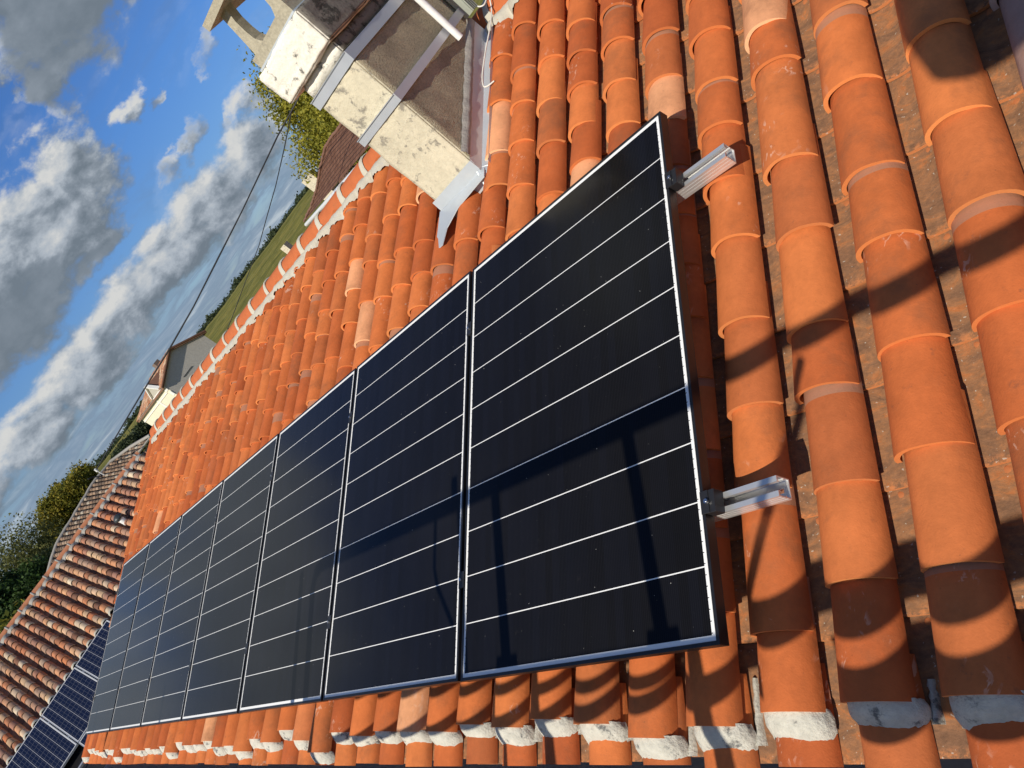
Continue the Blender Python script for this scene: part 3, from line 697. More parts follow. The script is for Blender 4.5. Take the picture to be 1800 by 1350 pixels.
# mortar fillet where the side wall meets the flashing
ff = MB(); vs = []
for i, y in enumerate(np.linspace(CY0, CY1, 40)):
    z = zr(y) + 0.097
    jt = random.uniform(-.003, .003)
    vs += [Vector((CX1+0.002, y, z+0.050+jt)), Vector((CX1+0.022+jt, y, z+0.028)), Vector((CX1+0.020+jt, y, z+0.002)), Vector((CX1+0.006, y, z-0.004))]
ff.add(vs, [(i*4+j, (i+1)*4+j, (i+1)*4+j+1, i*4+j+1) for i in range(39) for j in range(3)], True)
ff.build('mortar_fillet', M_greymort, chim)
# ------------------------------------------------------------------ new solar panels
PW, PHt, FT = 1.135, 1.70, 0.035
def make_panel():
    root = empty('solar_panel'); 
    f = MB(); lw = 0.0105
    for a, b in (((0, 0), (lw, PHt)), ((PW-lw, 0), (PW, PHt)), ((lw, 0), (PW-lw, lw)), ((lw, PHt-lw), (PW-lw, PHt))):
        f.box((a[0], a[1], -FT), (b[0], b[1], 0.0))
    fo = f.build('frame', M_frame, root)
    bv = fo.modifiers.new('bevel', 'BEVEL'); bv.width = 0.0008; bv.segments = 1
    g = MB(); g.add([(lw-0.001, lw-0.001, -0.0022), (PW-lw+0.001, lw-0.001, -0.0022), (PW-lw+0.001, PHt-lw+0.001, -0.0022), (lw-0.001, PHt-lw+0.001, -0.0022),
                     (lw, lw, -0.008), (PW-lw, lw, -0.008), (PW-lw, PHt-lw, -0.008), (lw, PHt-lw, -0.008)], [(0,1,2,3), (7,6,5,4)])
    g.build('cell_sheet', M_lam, root)
    return root
def copy_thing(o, parent=None):
    c = o.copy(); COL.objects.link(c); c.parent = parent
    for ch in list(o.children): copy_thing(ch, c)
    return c
proto = make_panel()
PL = ['nearest black solar panel, with two bare aluminium rail ends sticking out beside it',
      'second nearest black solar panel, crossed by the left part of the railing shadow',
      'third nearest black solar panel, just touched by the end of the railing shadow',
      'middle black solar panel, fourth of the seven in the row',
      'fifth black solar panel along the row, between the middle panel and the last but one',
      'last but one black solar panel, sixth along the row from the viewer',
      'farthest black solar panel, at the far left end of the row, reflecting blue']
for k in range(7):
    p = proto if k == 0 else copy_thing(proto)
    Mk = MROOF.copy(); Mk.translation = roofp(-k*1.155 + 0.002*((k*7) % 3 - 1), 0.001*((k*5) % 3 - 1), 0.0006*((k*3) % 3 - 1)); p.matrix_world = Mk @ Matrix.Rotation(0.0006*((k*5) % 5 - 2), 4, 'Y')
    tag(p, PL[k], 'solar panel', 'new black solar panels in a row on the orange roof')

# rails, clamps
def rail_thing(vc, label, up_side):
    root = empty('mounting_rail'); root.matrix_world = MROOF
    tag(root, label, 'rail', 'aluminium mounting rails under the panels')
    X0, X1, wd, t, h = -7.0, 1.330, 0.026, 0.0030, 0.050
    top = -FT - 0.0005
    prof_boxes = [((-wd, top-h), (-wd+t, top)), ((wd-t, top-h), (wd, top)), ((-wd+t, top-t), (-wd+0.0145, top)), ((wd-0.0145, top-t), (wd-t, top)),
                  ((-wd+0.0120, top-0.010), (-wd+0.0145, top-t)), ((wd-0.0145, top-0.010), (wd-0.0120, top-t)), ((-wd+t, top-h*0.62), (-wd+0.006, top-h*0.62+t)), ((wd-0.006, top-h*0.62), (wd-t, top-h*0.62+t))]
    r_ = MB()
    for (a, b) in prof_boxes: r_.box((X0, vc+a[0], a[1]), (X1, vc+b[0], b[1]))
    # slotted floor of the rail
    zf = top-h; r_.box((X0, vc-wd+t, zf), (X1, vc-0.0055, zf+t)); r_.box((X0, vc+0.0055, zf), (X1, vc+wd-t, zf+t))
    x = X1
    while x > X0:
        r_.box((x-0.016, vc-0.0055, zf), (x, vc+0.0055, zf+t)); x -= 0.075 if x > 0.9 else 0.6
    # side ribs
    for s_ in (-1, 1):
        for q in (0.25, 0.5, 0.75): r_.box((X0, vc+s_*wd-0.0006, top-h*q-0.0012), (X1, vc+s_*wd+0.0006, top-h*q+0.0012))
    r_.build('rail_profile', M_alu, root)
    for k in range(8):
        xk = 1.137 - k*1.155 if k == 0 else -(k-1)*1.155 - 0.0105
        if k == 7: xk = -6*1.155 - 0.003
        c = MB()
        if k == 0:
            c.box((1.1365, vc-0.030, -0.034), (1.168, vc+0.030, 0.0015)); c.box((1.124, vc-0.030, 0.0012), (1.150, vc+0.030, 0.0046)); bx = 1.146
        elif k == 7:
            c.box((-6.93-0.034, vc-0.030, -0.034), (-6.9325, vc+0.030, 0.0015)); c.box((-6.946, vc-0.030, 0.0012), (-6.921, vc+0.030, 0.0046)); bx = -6.941
        else:
            c.box((xk-0.0085, vc-0.030, -0.034), (xk+0.0085, vc+0.030, 0.0012)); c.box((xk-0.017, vc-0.030, 0.0012), (xk+0.017, vc+0.030, 0.0044)); bx = xk
        cl = c.build('clamp', M_clamp, root)
        bmod = cl.modifiers.new('bevel', 'BEVEL'); bmod.width = 0.0012; bmod.segments = 2
        b_ = MB(); b_.tube([(bx, vc, 0.004), (bx, vc, 0.0115)], 0.0062, 12); b_.tube([(bx, vc, 0.0115), (bx, vc, 0.0122)], 0.0035, 6); b_.build('bolt', M_steel, cl)
    for xk in (0.95, -0.6, -2.1, -3.6, -5.1, -6.6):
        ft = MB(); ft.box((xk-0.02, vc-0.03, -0.125), (xk+0.02, vc+0.03, zf-0.0005)); ft.build('roof_hook', M_alu, root)
rail_thing(1.400, 'upper aluminium rail, its bare end sticking out near the top corner of the nearest panel', 1)
rail_thing(0.345, 'lower aluminium rail, its slotted open end sticking out near the bottom of the nearest panel', 0)

# ------------------------------------------------------------------ antenna mast, cables at the chimney
mb = MB(); mb.tube([(CX1+0.062, 2.93, 1.215), (CX1+0.062, 2.93, 3.1)], 0.020, 16); 
tag(mb.build('antenna_mast', M_pvc), 'short white galvanised pole strapped upright to the brown side of the chimney', 'pole')
mb = MB(); mb.box((CX1+0.02, 3.16, 1.245), (CX1+0.085, 3.23, 1.62))
for q in range(4): mb.box((CX1+0.085, 3.165+q*0.018, 1.246), (CX1+0.092, 3.172+q*0.018, 1.619))
tag(mb.build('cable_duct', plain('grey_green_duct', (0.30, 0.33, 0.28), 0.5, bump=0.05)), 'grey green ribbed duct at the far corner of the chimney where the strap ends', 'duct')
# ------------------------------------------------------------------ neighbour house on the left (old variegated tiles, older panels)
def frame_mat(u, v, o):
    u = Vector(u).normalized(); v = Vector(v).normalized(); n = u.cross(v).normalized(); m_ = Matrix((u, v, n)).transposed().to_4x4(); m_.translation = Vector(o); return m_
nb = tag(empty('old_house', (-19, 3, -5.5)), 'neighbouring house roofed in mottled old cream and red canal tiles', 'house')
def under(o, par):
    o.matrix_parent_inverse = Matrix.Translation(-par.location); return o
MN = frame_mat((0.1762, 0.9844, 0), (-0.903, 0.1616, 0.398), (-15.959, 1.737, -0.397))
def pn(u, v, n): return MN @ Vector((u, v, n))
NB2 = -0.105
T2, T2c = [], []
ucols = [1.18 - 0.234*k for k in range(-15, 17)]
for u in ucols:
    v = 0.125 if u < 1.3 else -2.3
    v += random.uniform(-.012, .012)
    while v < 3.42:
        ex = random.uniform(0.225, 0.29)
        T2.append(dict(u=u+random.uniform(-.009, .009), v=v, n=NB2, L=min(ex+0.08, 3.5-v), r0=0.083+random.uniform(-.004, .003), r1=0.072, h=0.076+random.uniform(-.006, .005), lift=0.017+random.uniform(0, .01), up=1, rot=random.uniform(-.03, .03), rnd=rng.random(3)))
        v += ex
for u in [c + 0.117 for c in ucols]:
    v = 0.06 if u < 1.3 else -2.35
    while v < 3.42:
        T2c.append(dict(u=u, v=v, n=NB2+0.01, L=min(0.40, 3.5-v), r0=0.085, r1=0.088, h=0.055, lift=0.014, up=-1, rot=random.uniform(-.02, .02), rnd=rng.random(3))); v += 0.30
under(tiles('cover_tiles', T2, M_old, nb, MN, A=12, S=2, thick=0.013, wob=0.003), nb)
under(tiles('channel_tiles', T2c, M_oldch, nb, MN, A=8, S=1, thick=0.012), nb)
mb = MB(); mb.box((-2.7, -3.5, -0.24), (4.75, 3.52, -0.20), MN)
under(mb.build('roof_deck', M_deck, nb), nb)
# white mortar sleeves at the cut ends above the panels
V, F = [], []
for u in ucols:
    if u > 1.3: continue
    o_ = len(V)
    for j, (dv, r_) in enumerate(((0.0, 0.086), (0.0, 0.092), (-0.055, 0.092), (-0.060, 0.080))):
        for a in range(13):
            th = math.pi*a/12; V.append(tuple(pn(u + r_*math.cos(th), 0.150 + dv + random.uniform(-.006, .006), NB2 + 0.017 + (r_-0.008)*math.sin(th))))
    for j in range(3):
        for a in range(12): i0 = o_ + j*13 + a; F.append((i0, i0+13, i0+14, i0+1))
under(link('tile_end_mortar', npmesh('tile_end_mortar', V, F), M_mortar2, nb), nb)
# ridge
mb = MB(); mm = MB(); x = -2.6; A = 12
while x < 4.7:
    x1 = min(x + 0.425, 4.78); vs = []
    zz = random.uniform(-.004, .004)
    for (xx, rr) in ((x, 0.100), (x1+0.01, 0.092)):
        for a in range(A+1):
            th = math.pi*a/A; c = pn(xx, 3.56, -0.02); vs.append(c + Vector((0.984*rr*math.cos(th), -0.176*rr*math.cos(th), rr*0.95*math.sin(th) - 0.03 + zz)))
    mb.add(vs, [(a, A+1+a, A+1+a+1, a+1) for a in range(A)], True)
    vs = []
    for (wd, rr) in ((-0.022, 0.100), (-0.012, 0.110), (0.012, 0.110), (0.022, 0.100)):
        for a in range(A+1):
            th = math.pi*a/A; c = pn(x+wd, 3.56, -0.02); vs.append(c + Vector((0.984*rr*math.cos(th), -0.176*rr*math.cos(th), rr*0.95*math.sin(th) - 0.03 + random.uniform(-.004, .004))))
    mm.add(vs, [(j*(A+1)+a, (j+1)*(A+1)+a, (j+1)*(A+1)+a+1, j*(A+1)+a+1) for j in range(3) for a in range(A)], True)
    x = x1 + 0.004
under(mb.build('ridge_tiles', M_oldridge, nb), nb)
vs = []; n_ = 370
for i in range(n_):
    xx = -2.6 + i*0.02; c_ = abs(math.cos(math.pi*(xx-1.18)/0.234))
    for j in range(5):
        t = j/4; p = pn(xx, 3.50, 0.0).lerp(pn(xx, 3.40 - 0.05*c_ + random.uniform(-.015, .015), NB2 + 0.10*c_**0.7 - 0.01), t) + Vector((0, 0, 0.015*math.sin(math.pi*t) + random.uniform(-.004, .004))); vs.append(p)
mm.add(vs, [(i*5+j, i*5+j+1, (i+1)*5+j+1, (i+1)*5+j) for i in range(n_-1) for j in range(4)], True)
under(mm.build('ridge_mortar', M_greymort, nb), nb)
mb = MB()
a_, b_, c_, d_ = [pn(u, v, -0.25) for u, v in ((-2.6, -3.4), (4.6, -3.4), (4.6, 3.4), (-2.6, 3.4))]
lo = [Vector((p.x, p.y, -5.5)) for p in (a_, b_, c_, d_)]
mb.add([a_, b_, c_, d_] + lo, [(0,1,2,3), (4,5,1,0), (5,6,2,1), (6,7,3,2), (7,4,0,3)])
under(mb.build('wall', M_wall, nb), nb)
mb = MB(); q = [pn(-2.7, 3.56, -0.06), pn(4.78, 3.56, -0.06)]; dwn = Vector((-3.4, 0.6, -1.45))
mb.add([q[0], q[1], q[1]+dwn, q[0]+dwn], [(0,1,2,3)]); under(mb.build('rear_roof_slope', M_oldridge, nb), nb)
# round cowl on that roof
cw = empty('roof_cowl', pn(3.03, 2.05, 0.0)); tag(cw, 'small dark round ventilation cowl on the mottled old tiles', 'vent')
mb = MB(); mb.tube([(0, 0, -0.14), (0, 0, 0.06)], 0.07, 14); mb.build('pipe', M_pvc, cw)
mb = MB(); pr = [(0.10, 0.05), (0.125, 0.075), (0.12, 0.12), (0.085, 0.165), (0.04, 0.185), (0.003, 0.19)]
vs = [Vector((r_*math.cos(2*math.pi*k/16), r_*math.sin(2*math.pi*k/16), z)) for r_, z in pr for k in range(16)]
mb.add(vs, [(j*16+k, j*16+(k+1) % 16, (j+1)*16+(k+1) % 16, (j+1)*16+k) for j in range(5) for k in range(16)], True); mb.build('hood', plain('dark_cowl', (0.035, 0.045, 0.048), 0.45), cw)
# older polycrystalline panels
def make_old():
    root = empty('older_solar_panel'); f = MB(); lw = 0.011
    for a, b in (((0, 0), (lw, 1.65)), ((0.99-lw, 0), (0.99, 1.65)), ((lw, 0), (0.99-lw, lw)), ((lw, 1.65-lw), (0.99-lw, 1.65))): f.box((a[0], a[1], -0.04), (b[0], b[1], 0))
    f.build('frame', M_silver, root); g = MB(); g.add([(lw, lw, -0.002), (0.99-lw, lw, -0.002), (0.99-lw, 1.65-lw, -0.002), (lw, 1.65-lw, -0.002)], [(0,1,2,3)]); g.build('cell_sheet', M_poly, root)
    c = MB()
    for v in (0.38, 1.27): c.box((0.991, v-0.02, -0.03), (1.009, v+0.02, 0.004))
    return root
po = make_old()
OL = ['dark blue gridded panel whose corner is tucked behind the far end of the black row',
      'whole dark blue gridded panel in the middle of the upper row on the neighbouring roof',
      'dark blue gridded panel at the left edge of the photo below the white tile ends',
      'dark blue gridded panel of the lower row, mostly hidden by the orange eave',
      'dark blue gridded panel in the lower row at the bottom left corner of the photo']
for k, (a, rrow) in enumerate(((0.01, 0), (-1.0, 0), (-2.01, 0), (0.01, 1), (-1.0, 1))):
    p = po if k == 0 else copy_thing(po); Mk = MN.copy(); Mk.translation = pn(a, -1.65 - rrow*1.675, 0.0); p.matrix_world = Mk
    tag(p, OL[k], 'solar panel', 'older blue solar panels on the neighbouring roof')
rl = MB()
for v in (-0.38, -1.27, -2.06, -2.95): rl.box((-2.1, v-0.02, -0.085), (1.03, v+0.02, -0.041), MN)
for a in (-1.0, 0.01):
    for v in (-0.38, -1.27, -2.06, -2.95): rl.box((a-0.0165, v-0.02, -0.041), (a-0.0035, v+0.02, 0.003), MN)
tr = tag(empty('panel_rack', MN.translation), 'aluminium rack with clamps under the dark blue gridded panels', 'rack')
o = rl.build('rails', M_alu, tr); under(o, tr)
tb = MB(); tb.box((-2.2, -3.4, -0.195), (1.2, 0.10, -0.17), MN); o = tb.build('black_tray', M_clamp, tr); under(o, tr)

# ------------------------------------------------------------------ far roof with sagging ridge
rb = tag(empty('sagging_roof_house', (-40, 11, -5.5)), 'long dark lichened roof with a sagging pale ridge behind the mottled roof', 'house')
def sag(y): return float(np.interp(y, [5.5, 7.5, 9.3, 10.8, 12.7, 14.2, 15.4], [-0.1, 0.48, 1.10, 1.27, 1.47, 1.41, 1.38])) - 1.40
pb = R(17); MBf = frame_mat((0, 1, 0), (-math.cos(pb), 0, math.sin(pb)), (-37.5, 0, 0.64))
T3, T3c = [], []
y = 5.6
while y < 15.3:
    vmax = 2.62 if y < 14.25 else 2.62*(15.45-y)/1.2
    v = 0.0
    while v < vmax:
        T3.append(dict(u=y, v=v, n=0.0, L=0.42, r0=0.092, r1=0.080, h=0.080, lift=0.02, up=1, rot=random.uniform(-.02, .02), rnd=rng.random(3))); v += 0.33
    T3c.append(dict(u=y+0.135, v=0, n=0.0, L=max(vmax, .1), r0=0.09, r1=0.09, h=0.06, lift=0, up=-1, rnd=rng.random(3)))
    y += 0.27
for o in (tiles('cover_tiles', T3, M_far, rb, MBf, A=8, S=1, thick=0.014, wob=0.004), tiles('channel_tiles', T3c, M_deck, rb, MBf, A=4, S=1)):
    for v in o.data.vertices: v.co.z += sag(v.co.y) * min(1, max(0, (-37.5 - v.co.x)/2.5)*0.7+0.3)
    under(o, rb)
mb = MB(); pts = []
for y in np.arange(5.4, 14.3, 0.3): pts.append((-40.02, y, 1.42+0.06 + sag(y) + random.uniform(-.015, .015)))
pts += [(-38.8, 14.85, 1.16), (-37.5, 15.35, 0.76)]
mb.tube(pts, [0.085+random.uniform(-.01, .01) for _ in pts], 8); under(mb.build('ridge', M_greymort, rb), rb)
mb = MB()
mb.tube([(-37.47, y, 0.69+sag(y)*0.3) for y in np.arange(9.0, 15.3, 0.27)], 0.055, 8)
under(mb.build('white_eave_ends', M_mortar2, rb), rb)
mb = MB(); mb.box((-37.9, 5.4, -5.5), (-37.65, 15.2, 0.52)); mb.box((-44, 15.0, -5.5), (-37.9, 15.2, 0.5)); under(mb.build('wall', plain('grey_wall', (0.20, 0.19, 0.18), 0.95, ns=3, var=0.3), rb), rb)
mb = MB(); mb.add([(-40.05, 5.4, 0.1), (-40.05, 14.2, 1.36), (-43, 14.2, 0.3), (-43, 5.4, -0.9)], [(0,1,2,3)]); under(mb.build('rear_roof_slope', M_deck, rb), rb)

# service mast with insulator and the two overhead cables
ms = tag(empty('cable_bracket', (-39.6, 13.15, 1.4)), 'small bracket with a white insulator carrying the overhead cable above the dark sagging roof', 'bracket')
mb = MB(); mb.tube([(0, 0, -0.1), (-0.15, -0.25, 0.30), (-0.1, -0.5, 0.45)], 0.035, 8); mb.build('arm', M_blackc, ms)
mb = MB(); mb.tube([(0.45, -0.1, -0.05), (0.6, -0.15, 0.32)], 0.03, 8); mb.tube([(0.6, -0.15, 0.32), (0.65, -0.16, 0.48)], [0.07, 0.055], 10); mb.build('insulator', M_pvc, ms)
C1 = [[-5.86, 7.77, 2.27], [-6.75, 7.91, 2.26], [-9.23, 8.3, 2.15], [-11.41, 8.64, 2.08], [-14.19, 9.08, 1.99], [-17.68, 9.63, 1.94], [-22.61, 10.41, 1.93], [-28.91, 11.4, 1.88], [-38.55, 12.93, 1.81]]
C2 = [[-6.18, 7.99, 2.3], [-8.51, 9.46, 2.23], [-12.07, 11.71, 2.15], [-16.98, 14.81, 2.09], [-26.67, 20.94, 1.96], [-50.33, 35.89, 1.85]]
mb = MB(); mb.tube([(-4.5, 10.5, 2.8)] + [tuple(p) for p in C1], [0.011]*2 + [0.013]*2 + [0.019]*2 + [0.026]*2 + [0.03]*2, 6)
tag(mb.build('power_cable', M_blackc), 'thick black overhead cable running from behind the chimney down to the dark sagging roof', 'cable')
mb = MB(); mb.tube([tuple(p) for p in C2] + [(-65.2, 42.06, 1.01), (-79.2, 47.89, 0.27)], [0.009, 0.010, 0.011, 0.014, 0.018, 0.026, 0.035, 0.04], 6)
tag(mb.build('telephone_cable', M_blackc), 'thinner black overhead cable that drops towards the vineyard', 'cable')
mb = MB(); mb.tube([(-79.2, 47.9, -5.7), (-79.2, 47.9, 0.35)], [0.14, 0.10], 8); tag(mb.build('utility_pole', M_bark), 'wooden utility pole at the edge of the vineyard', 'pole')

# ------------------------------------------------------------------ stone gable house beyond the ridge
sh = tag(empty('stone_gable_house', (-61, 32, -5.5)), 'grey stone gable house with a cream front, seen over the ridge', 'house')
gx, fy0, fy1, lx, ez_, rz_ = -60.9, 29.2, 34.9, -73.6, 1.95, 3.22
ym = (fy0+fy1)/2
def shp(mb_, n_, m_, p_=None): return under(mb_.build(n_, m_, sh), sh)
mb = MB(); mb.prism([(gx, fy0, -5.5), (gx, fy1, -5.5), (gx, fy1, ez_), (gx, ym, rz_), (gx, fy0, ez_)], (0, 0, 0), (-0.4, 0, 0))
shp(mb, 'gable_wall', chimney_mat('rubble_stone', (0.50, 0.47, 0.42), (0.30, 0.29, 0.27), None, 0.04))
mb = MB(); mb.box((lx, fy0-0.02, -5.5), (gx-0.02, fy0+0.4, ez_)); mb.box((lx, fy0+0.4, -5.5), (lx+0.4, fy1, ez_)); shp(mb, 'front_wall', plain('cream_front', (0.72, 0.68, 0.52), 0.9, ns=0.8, var=0.15))
mb = MB()
for z in np.arange(-4.8, 1.9, 0.62): mb.box((gx-0.55 if int(z*10) % 2 else gx-0.8, fy0-0.07, z), (gx+0.03, fy0-0.021, z+0.42))
mb.box((lx, fy0-0.08, 1.30), (gx-0.9, fy0-0.021, 1.42)); mb.box((lx-0.1, fy0-0.18, ez_-0.12), (gx+0.05, fy0-0.021, ez_+0.02)); mb.box((-65.6, fy0-0.075, -5.5), (-65.2, fy0-0.021, ez_-0.13))
shp(mb, 'stone_trim', plain('white_stone', (0.78, 0.77, 0.72), 0.85, ns=2))
mb = MB(); mb.prism([(-64.9, fy0-0.10, ez_+0.03), (-61.7, fy0-0.10, ez_+0.03), (-63.3, fy0-0.10, 2.90)], (0, 0, 0), (0, 0.2, 0)); shp(mb, 'pediment', plain('pediment_stone', (0.45, 0.43, 0.36), 0.9, ns=3))
mb = MB()
for a, b in (((-65.1, 1.98), (-63.3, 2.98)), ((-61.5, 1.98), (-63.3, 2.98))):
    d = Vector((b[0]-a[0], 0, b[1]-a[1])).normalized(); n_ = Vector((-d.z, 0, d.x)); n_ = n_ if n_.z > 0 else -n_
    pa, pb_ = Vector((a[0], fy0-0.28, a[1])), Vector((b[0], fy0-0.28, b[1])); mb.prism([pa, pb_, pb_+n_*0.13, pa+n_*0.13], (0, 0, 0), (0, 0.3, 0))
md_ = MB(); md_.prism([(-65.1, fy0+0.1, ez_), (-61.5, fy0+0.1, ez_), (-63.3, fy0+0.1, 2.97)], (0, 0, 0), (0, 2.0, 0)); shp(md_, 'pediment_roof', M_old)
shp(mb, 'pediment_moulding', plain('moulding', (0.74, 0.73, 0.68), 0.85, ns=3))
pg = math.atan2(rz_-ez_, ym-fy0)
MS = frame_mat((1, 0, 0), (0, math.cos(pg), math.sin(pg)), (0, fy0-0.3, ez_-0.13+0.0)); slope = (ym-fy0+0.3)/math.cos(pg)
T4 = []; x = gx+0.25
while x > lx-0.25:
    vm_ = slope if x > -70.0 else slope*max(0.0, (x-(lx-0.3))/(-70.0-lx+0.3)); v = 0
    while v < vm_-0.1:
        inped = abs(x+63.3) < (1.75 - v*0.0) and v < 0.9*(1-abs(x+63.3)/1.8)+0.1
        if not inped: T4.append(dict(u=x, v=v, n=0.10, L=0.5, r0=0.105, r1=0.09, h=0.09, lift=0.02, up=1, rnd=rng.random(3)))
        v += 0.42
    x -= 0.29
o = tiles('roof_tiles', T4, M_old, sh, MS, A=6, S=1, thick=0.02); under(o, sh)
mb = MB(); e = 0.3; hz = -70.0; ze = ez_-0.11
p_ = [Vector(q) for q in ((gx+0.3, fy0-e, ze), (lx-e, fy0-e, ze), (hz, ym, rz_), (gx+0.3, ym, rz_), (gx+0.3, fy1+e, ze), (lx-e, fy1+e, ze))]
mb.add(p_ + [q - Vector((0, 0, 0.12)) for q in p_], [(0,3,2,1), (3,4,5,2), (1,2,5), (6,7,8,9), (9,8,11,10), (7,11,8), (0,1,7,6), (1,5,11,7), (5,4,10,11), (4,3,9,10), (3,0,6,9)])
shp(mb, 'roof', plain('brown_roof', (0.22, 0.12, 0.075), 0.9, ns=5, var=0.4))
mb = MB()
for (a, b) in (((gx+0.31, fy0-e, ze+0.05), (gx+0.31, ym, rz_+0.06)), ((gx+0.31, ym, rz_+0.06), (gx+0.31, fy1+e, ze+0.05)), ((gx+0.31, ym, rz_+0.06), (hz, ym, rz_+0.07)), ((hz, ym, rz_+0.07), (lx-e, fy0-e, ze+0.07))): mb.tube([a, b], 0.10, 8)
shp(mb, 'verge_tiles', M_old)
mb = MB(); mb.box((-66.3, ym-0.2, 2.9), (-65.5, ym+0.35, 3.72)); o = shp(mb, 'chimney', plain('brick_stack', (0.18, 0.13, 0.10), 0.9, ns=6))
mb = MB(); mb.box((-66.38, ym-0.28, 3.72), (-65.42, ym+0.43, 3.80)); o2 = mb.build('cap', M_mortar2, o); o2.matrix_parent_inverse = Matrix.Translation(-sh.location)
sh.rotation_euler = (0, 0, R(-8))
mb = MB(); mb.box((gx, 30.75, 1.0), (gx+0.05, 31.9, 1.06)); shp(mb, 'string_course', plain('dark_course', (0.08, 0.08, 0.08), 0.9))

# ------------------------------------------------------------------ brown plain-tile roof just behind the ridge
bh = tag(empty('brown_roof_house', (-9, 12, -5.5)), 'house with a sagging brown plain tile roof and white gutter behind the ridge', 'house')
G1, G2, Tt = Vector((-5.83, 7.97, 1.144)), Vector((-15.5, 14.26, 1.143)), Vector((-9.6, 11.28, 1.738))
gd = (G1-G2).normalized(); G0 = G1 + gd*4.0
def brown_tile():
    m, N, b = mat('brown_plain_tile'); co = objco(N); br = N.new('ShaderNodeTexBrick'); N.l.new(co, br.inputs['Vector']); br.inputs['Scale'].default_value = 1.0
    br.inputs['Brick Width'].default_value = 0.165; br.inputs['Row Height'].default_value = 0.085; br.inputs['Mortar Size'].default_value = 0.008; br.inputs['Mortar Smooth'].default_value = 0.5
    br.inputs['Color1'].default_value = (0.125, 0.055, 0.032, 1); br.inputs['Color2'].default_value = (0.185, 0.090, 0.055, 1); br.inputs['Mortar'].default_value = (0.045, 0.025, 0.018, 1)
    k = N.m('MULTIPLY_ADD', N.noise(co, 2.2, 6, 0.65), 0.9, 0.55); c = N.mulc(br.outputs['Color'], N.xyz(k, k, k))
    c = N.mix(N.m('MULTIPLY', N.step(N.noise(co, 9, 6, 0.7), 0.66, 0.72), 0.6), c, (0.32, 0.27, 0.20))
    setb(N, b, c, 0.9, normal=N.bump(br.outputs['Fac'], 0.9, -0.012), spec=0.2); return m
M_brown = brown_tile(); M_slab0 = plain('brown_hip', (0.20, 0.10, 0.065), 0.9, ns=9, var=0.4)
nrm = (Tt-G1).cross(G2-G1).normalized(); nrm = nrm if nrm.z > 0 else -nrm
vax = nrm.cross(gd).normalized(); vax = vax if vax.z > 0 else -vax
MBr = Matrix((gd, vax, gd.cross(vax))).transposed().to_4x4(); MBr.translation = G2
inv = MBr.inverted()
Tr = Vector((-11.0, 13.9, 1.62)); Tr = Vector((-8.2, 10.6, 1.70))
poly = [G2, G0, Tr + gd*3.2 + Vector((0, 0, .02)), Tr, Tt]
# sagging surface grid between gutter and hip/ridge
top = [(G2, 0.0), (Vector((-13.9, 13.43, 1.23)), 0.17), (Vector((-12.0, 12.45, 1.405)), 0.38), (Vector((-10.7, 11.80, 1.60)), 0.52), (Tt, 0.64), (Tr, 0.78), (Tr+gd*3.2, 1.0)]
ts = [q[1] for q in top]; K = 60; Jn = 8; vs = []
for i in range(K+1):
    t = i/K; lo_ = G2.lerp(G0, t); hi_ = Vector([float(np.interp(t, ts, [q[0][c] for q in top])) for c in range(3)])
    for j in range(Jn+1): vs.append(inv @ (lo_.lerp(hi_, j/Jn) + Vector((0, 0, -0.03*math.sin(math.pi*j/Jn)*math.sin(3*t)))))
ro = MB(); ro.add(vs, [(i*(Jn+1)+j, (i+1)*(Jn+1)+j, (i+1)*(Jn+1)+j+1, i*(Jn+1)+j+1) for i in range(K) for j in range(Jn)], True)
o = ro.build('roof', M_brown, bh); o.matrix_parent_inverse = Matrix.Translation(-bh.location); o.matrix_basis = MBr
mb = MB(); pts = [q[0] + Vector((0, 0, 0.02 + random.uniform(-.012, .012))) for q in top]
fine_ = []
for i in range(80): t = i/79; fine_.append(Vector([float(np.interp(t, ts, [q[0][c] for q in top])) for c in range(3)]) + Vector((0, 0, 0.02 + random.uniform(-.012, .012))))
mb.tube(fine_, 0.032, 8); under(mb.build('hip_tiles', M_slab0, bh), bh)
mb = MB(); off = (-vax)*0.06; mb.tube([G2+off-Vector((0, 0, .05)), G0+off-Vector((0, 0, .05))], 0.055, 10); under(mb.build('gutter', M_pvc, bh), bh)
mb = MB(); hor = Vector((vax.x, vax.y, 0)).normalized()
q = [G2 + hor*0.02 - Vector((0, 0, .12)), G0 + hor*0.02 - Vector((0, 0, .12))]
mb.add([q[0], q[1], q[1]-Vector((0, 0, 6.5)), q[0]-Vector((0, 0, 6.5))], [(0,1,2,3)]); 
mb.add([q[1], q[1]+hor*6, q[1]+hor*6-Vector((0, 0, 6.5)), q[1]-Vector((0, 0, 6.5))], [(0,1,2,3)])
under(mb.build('wall', M_pvc, bh), bh)
M_slab = plain('rear_tile', (0.20, 0.11, 0.07), 0.9, ns=6, var=0.35)
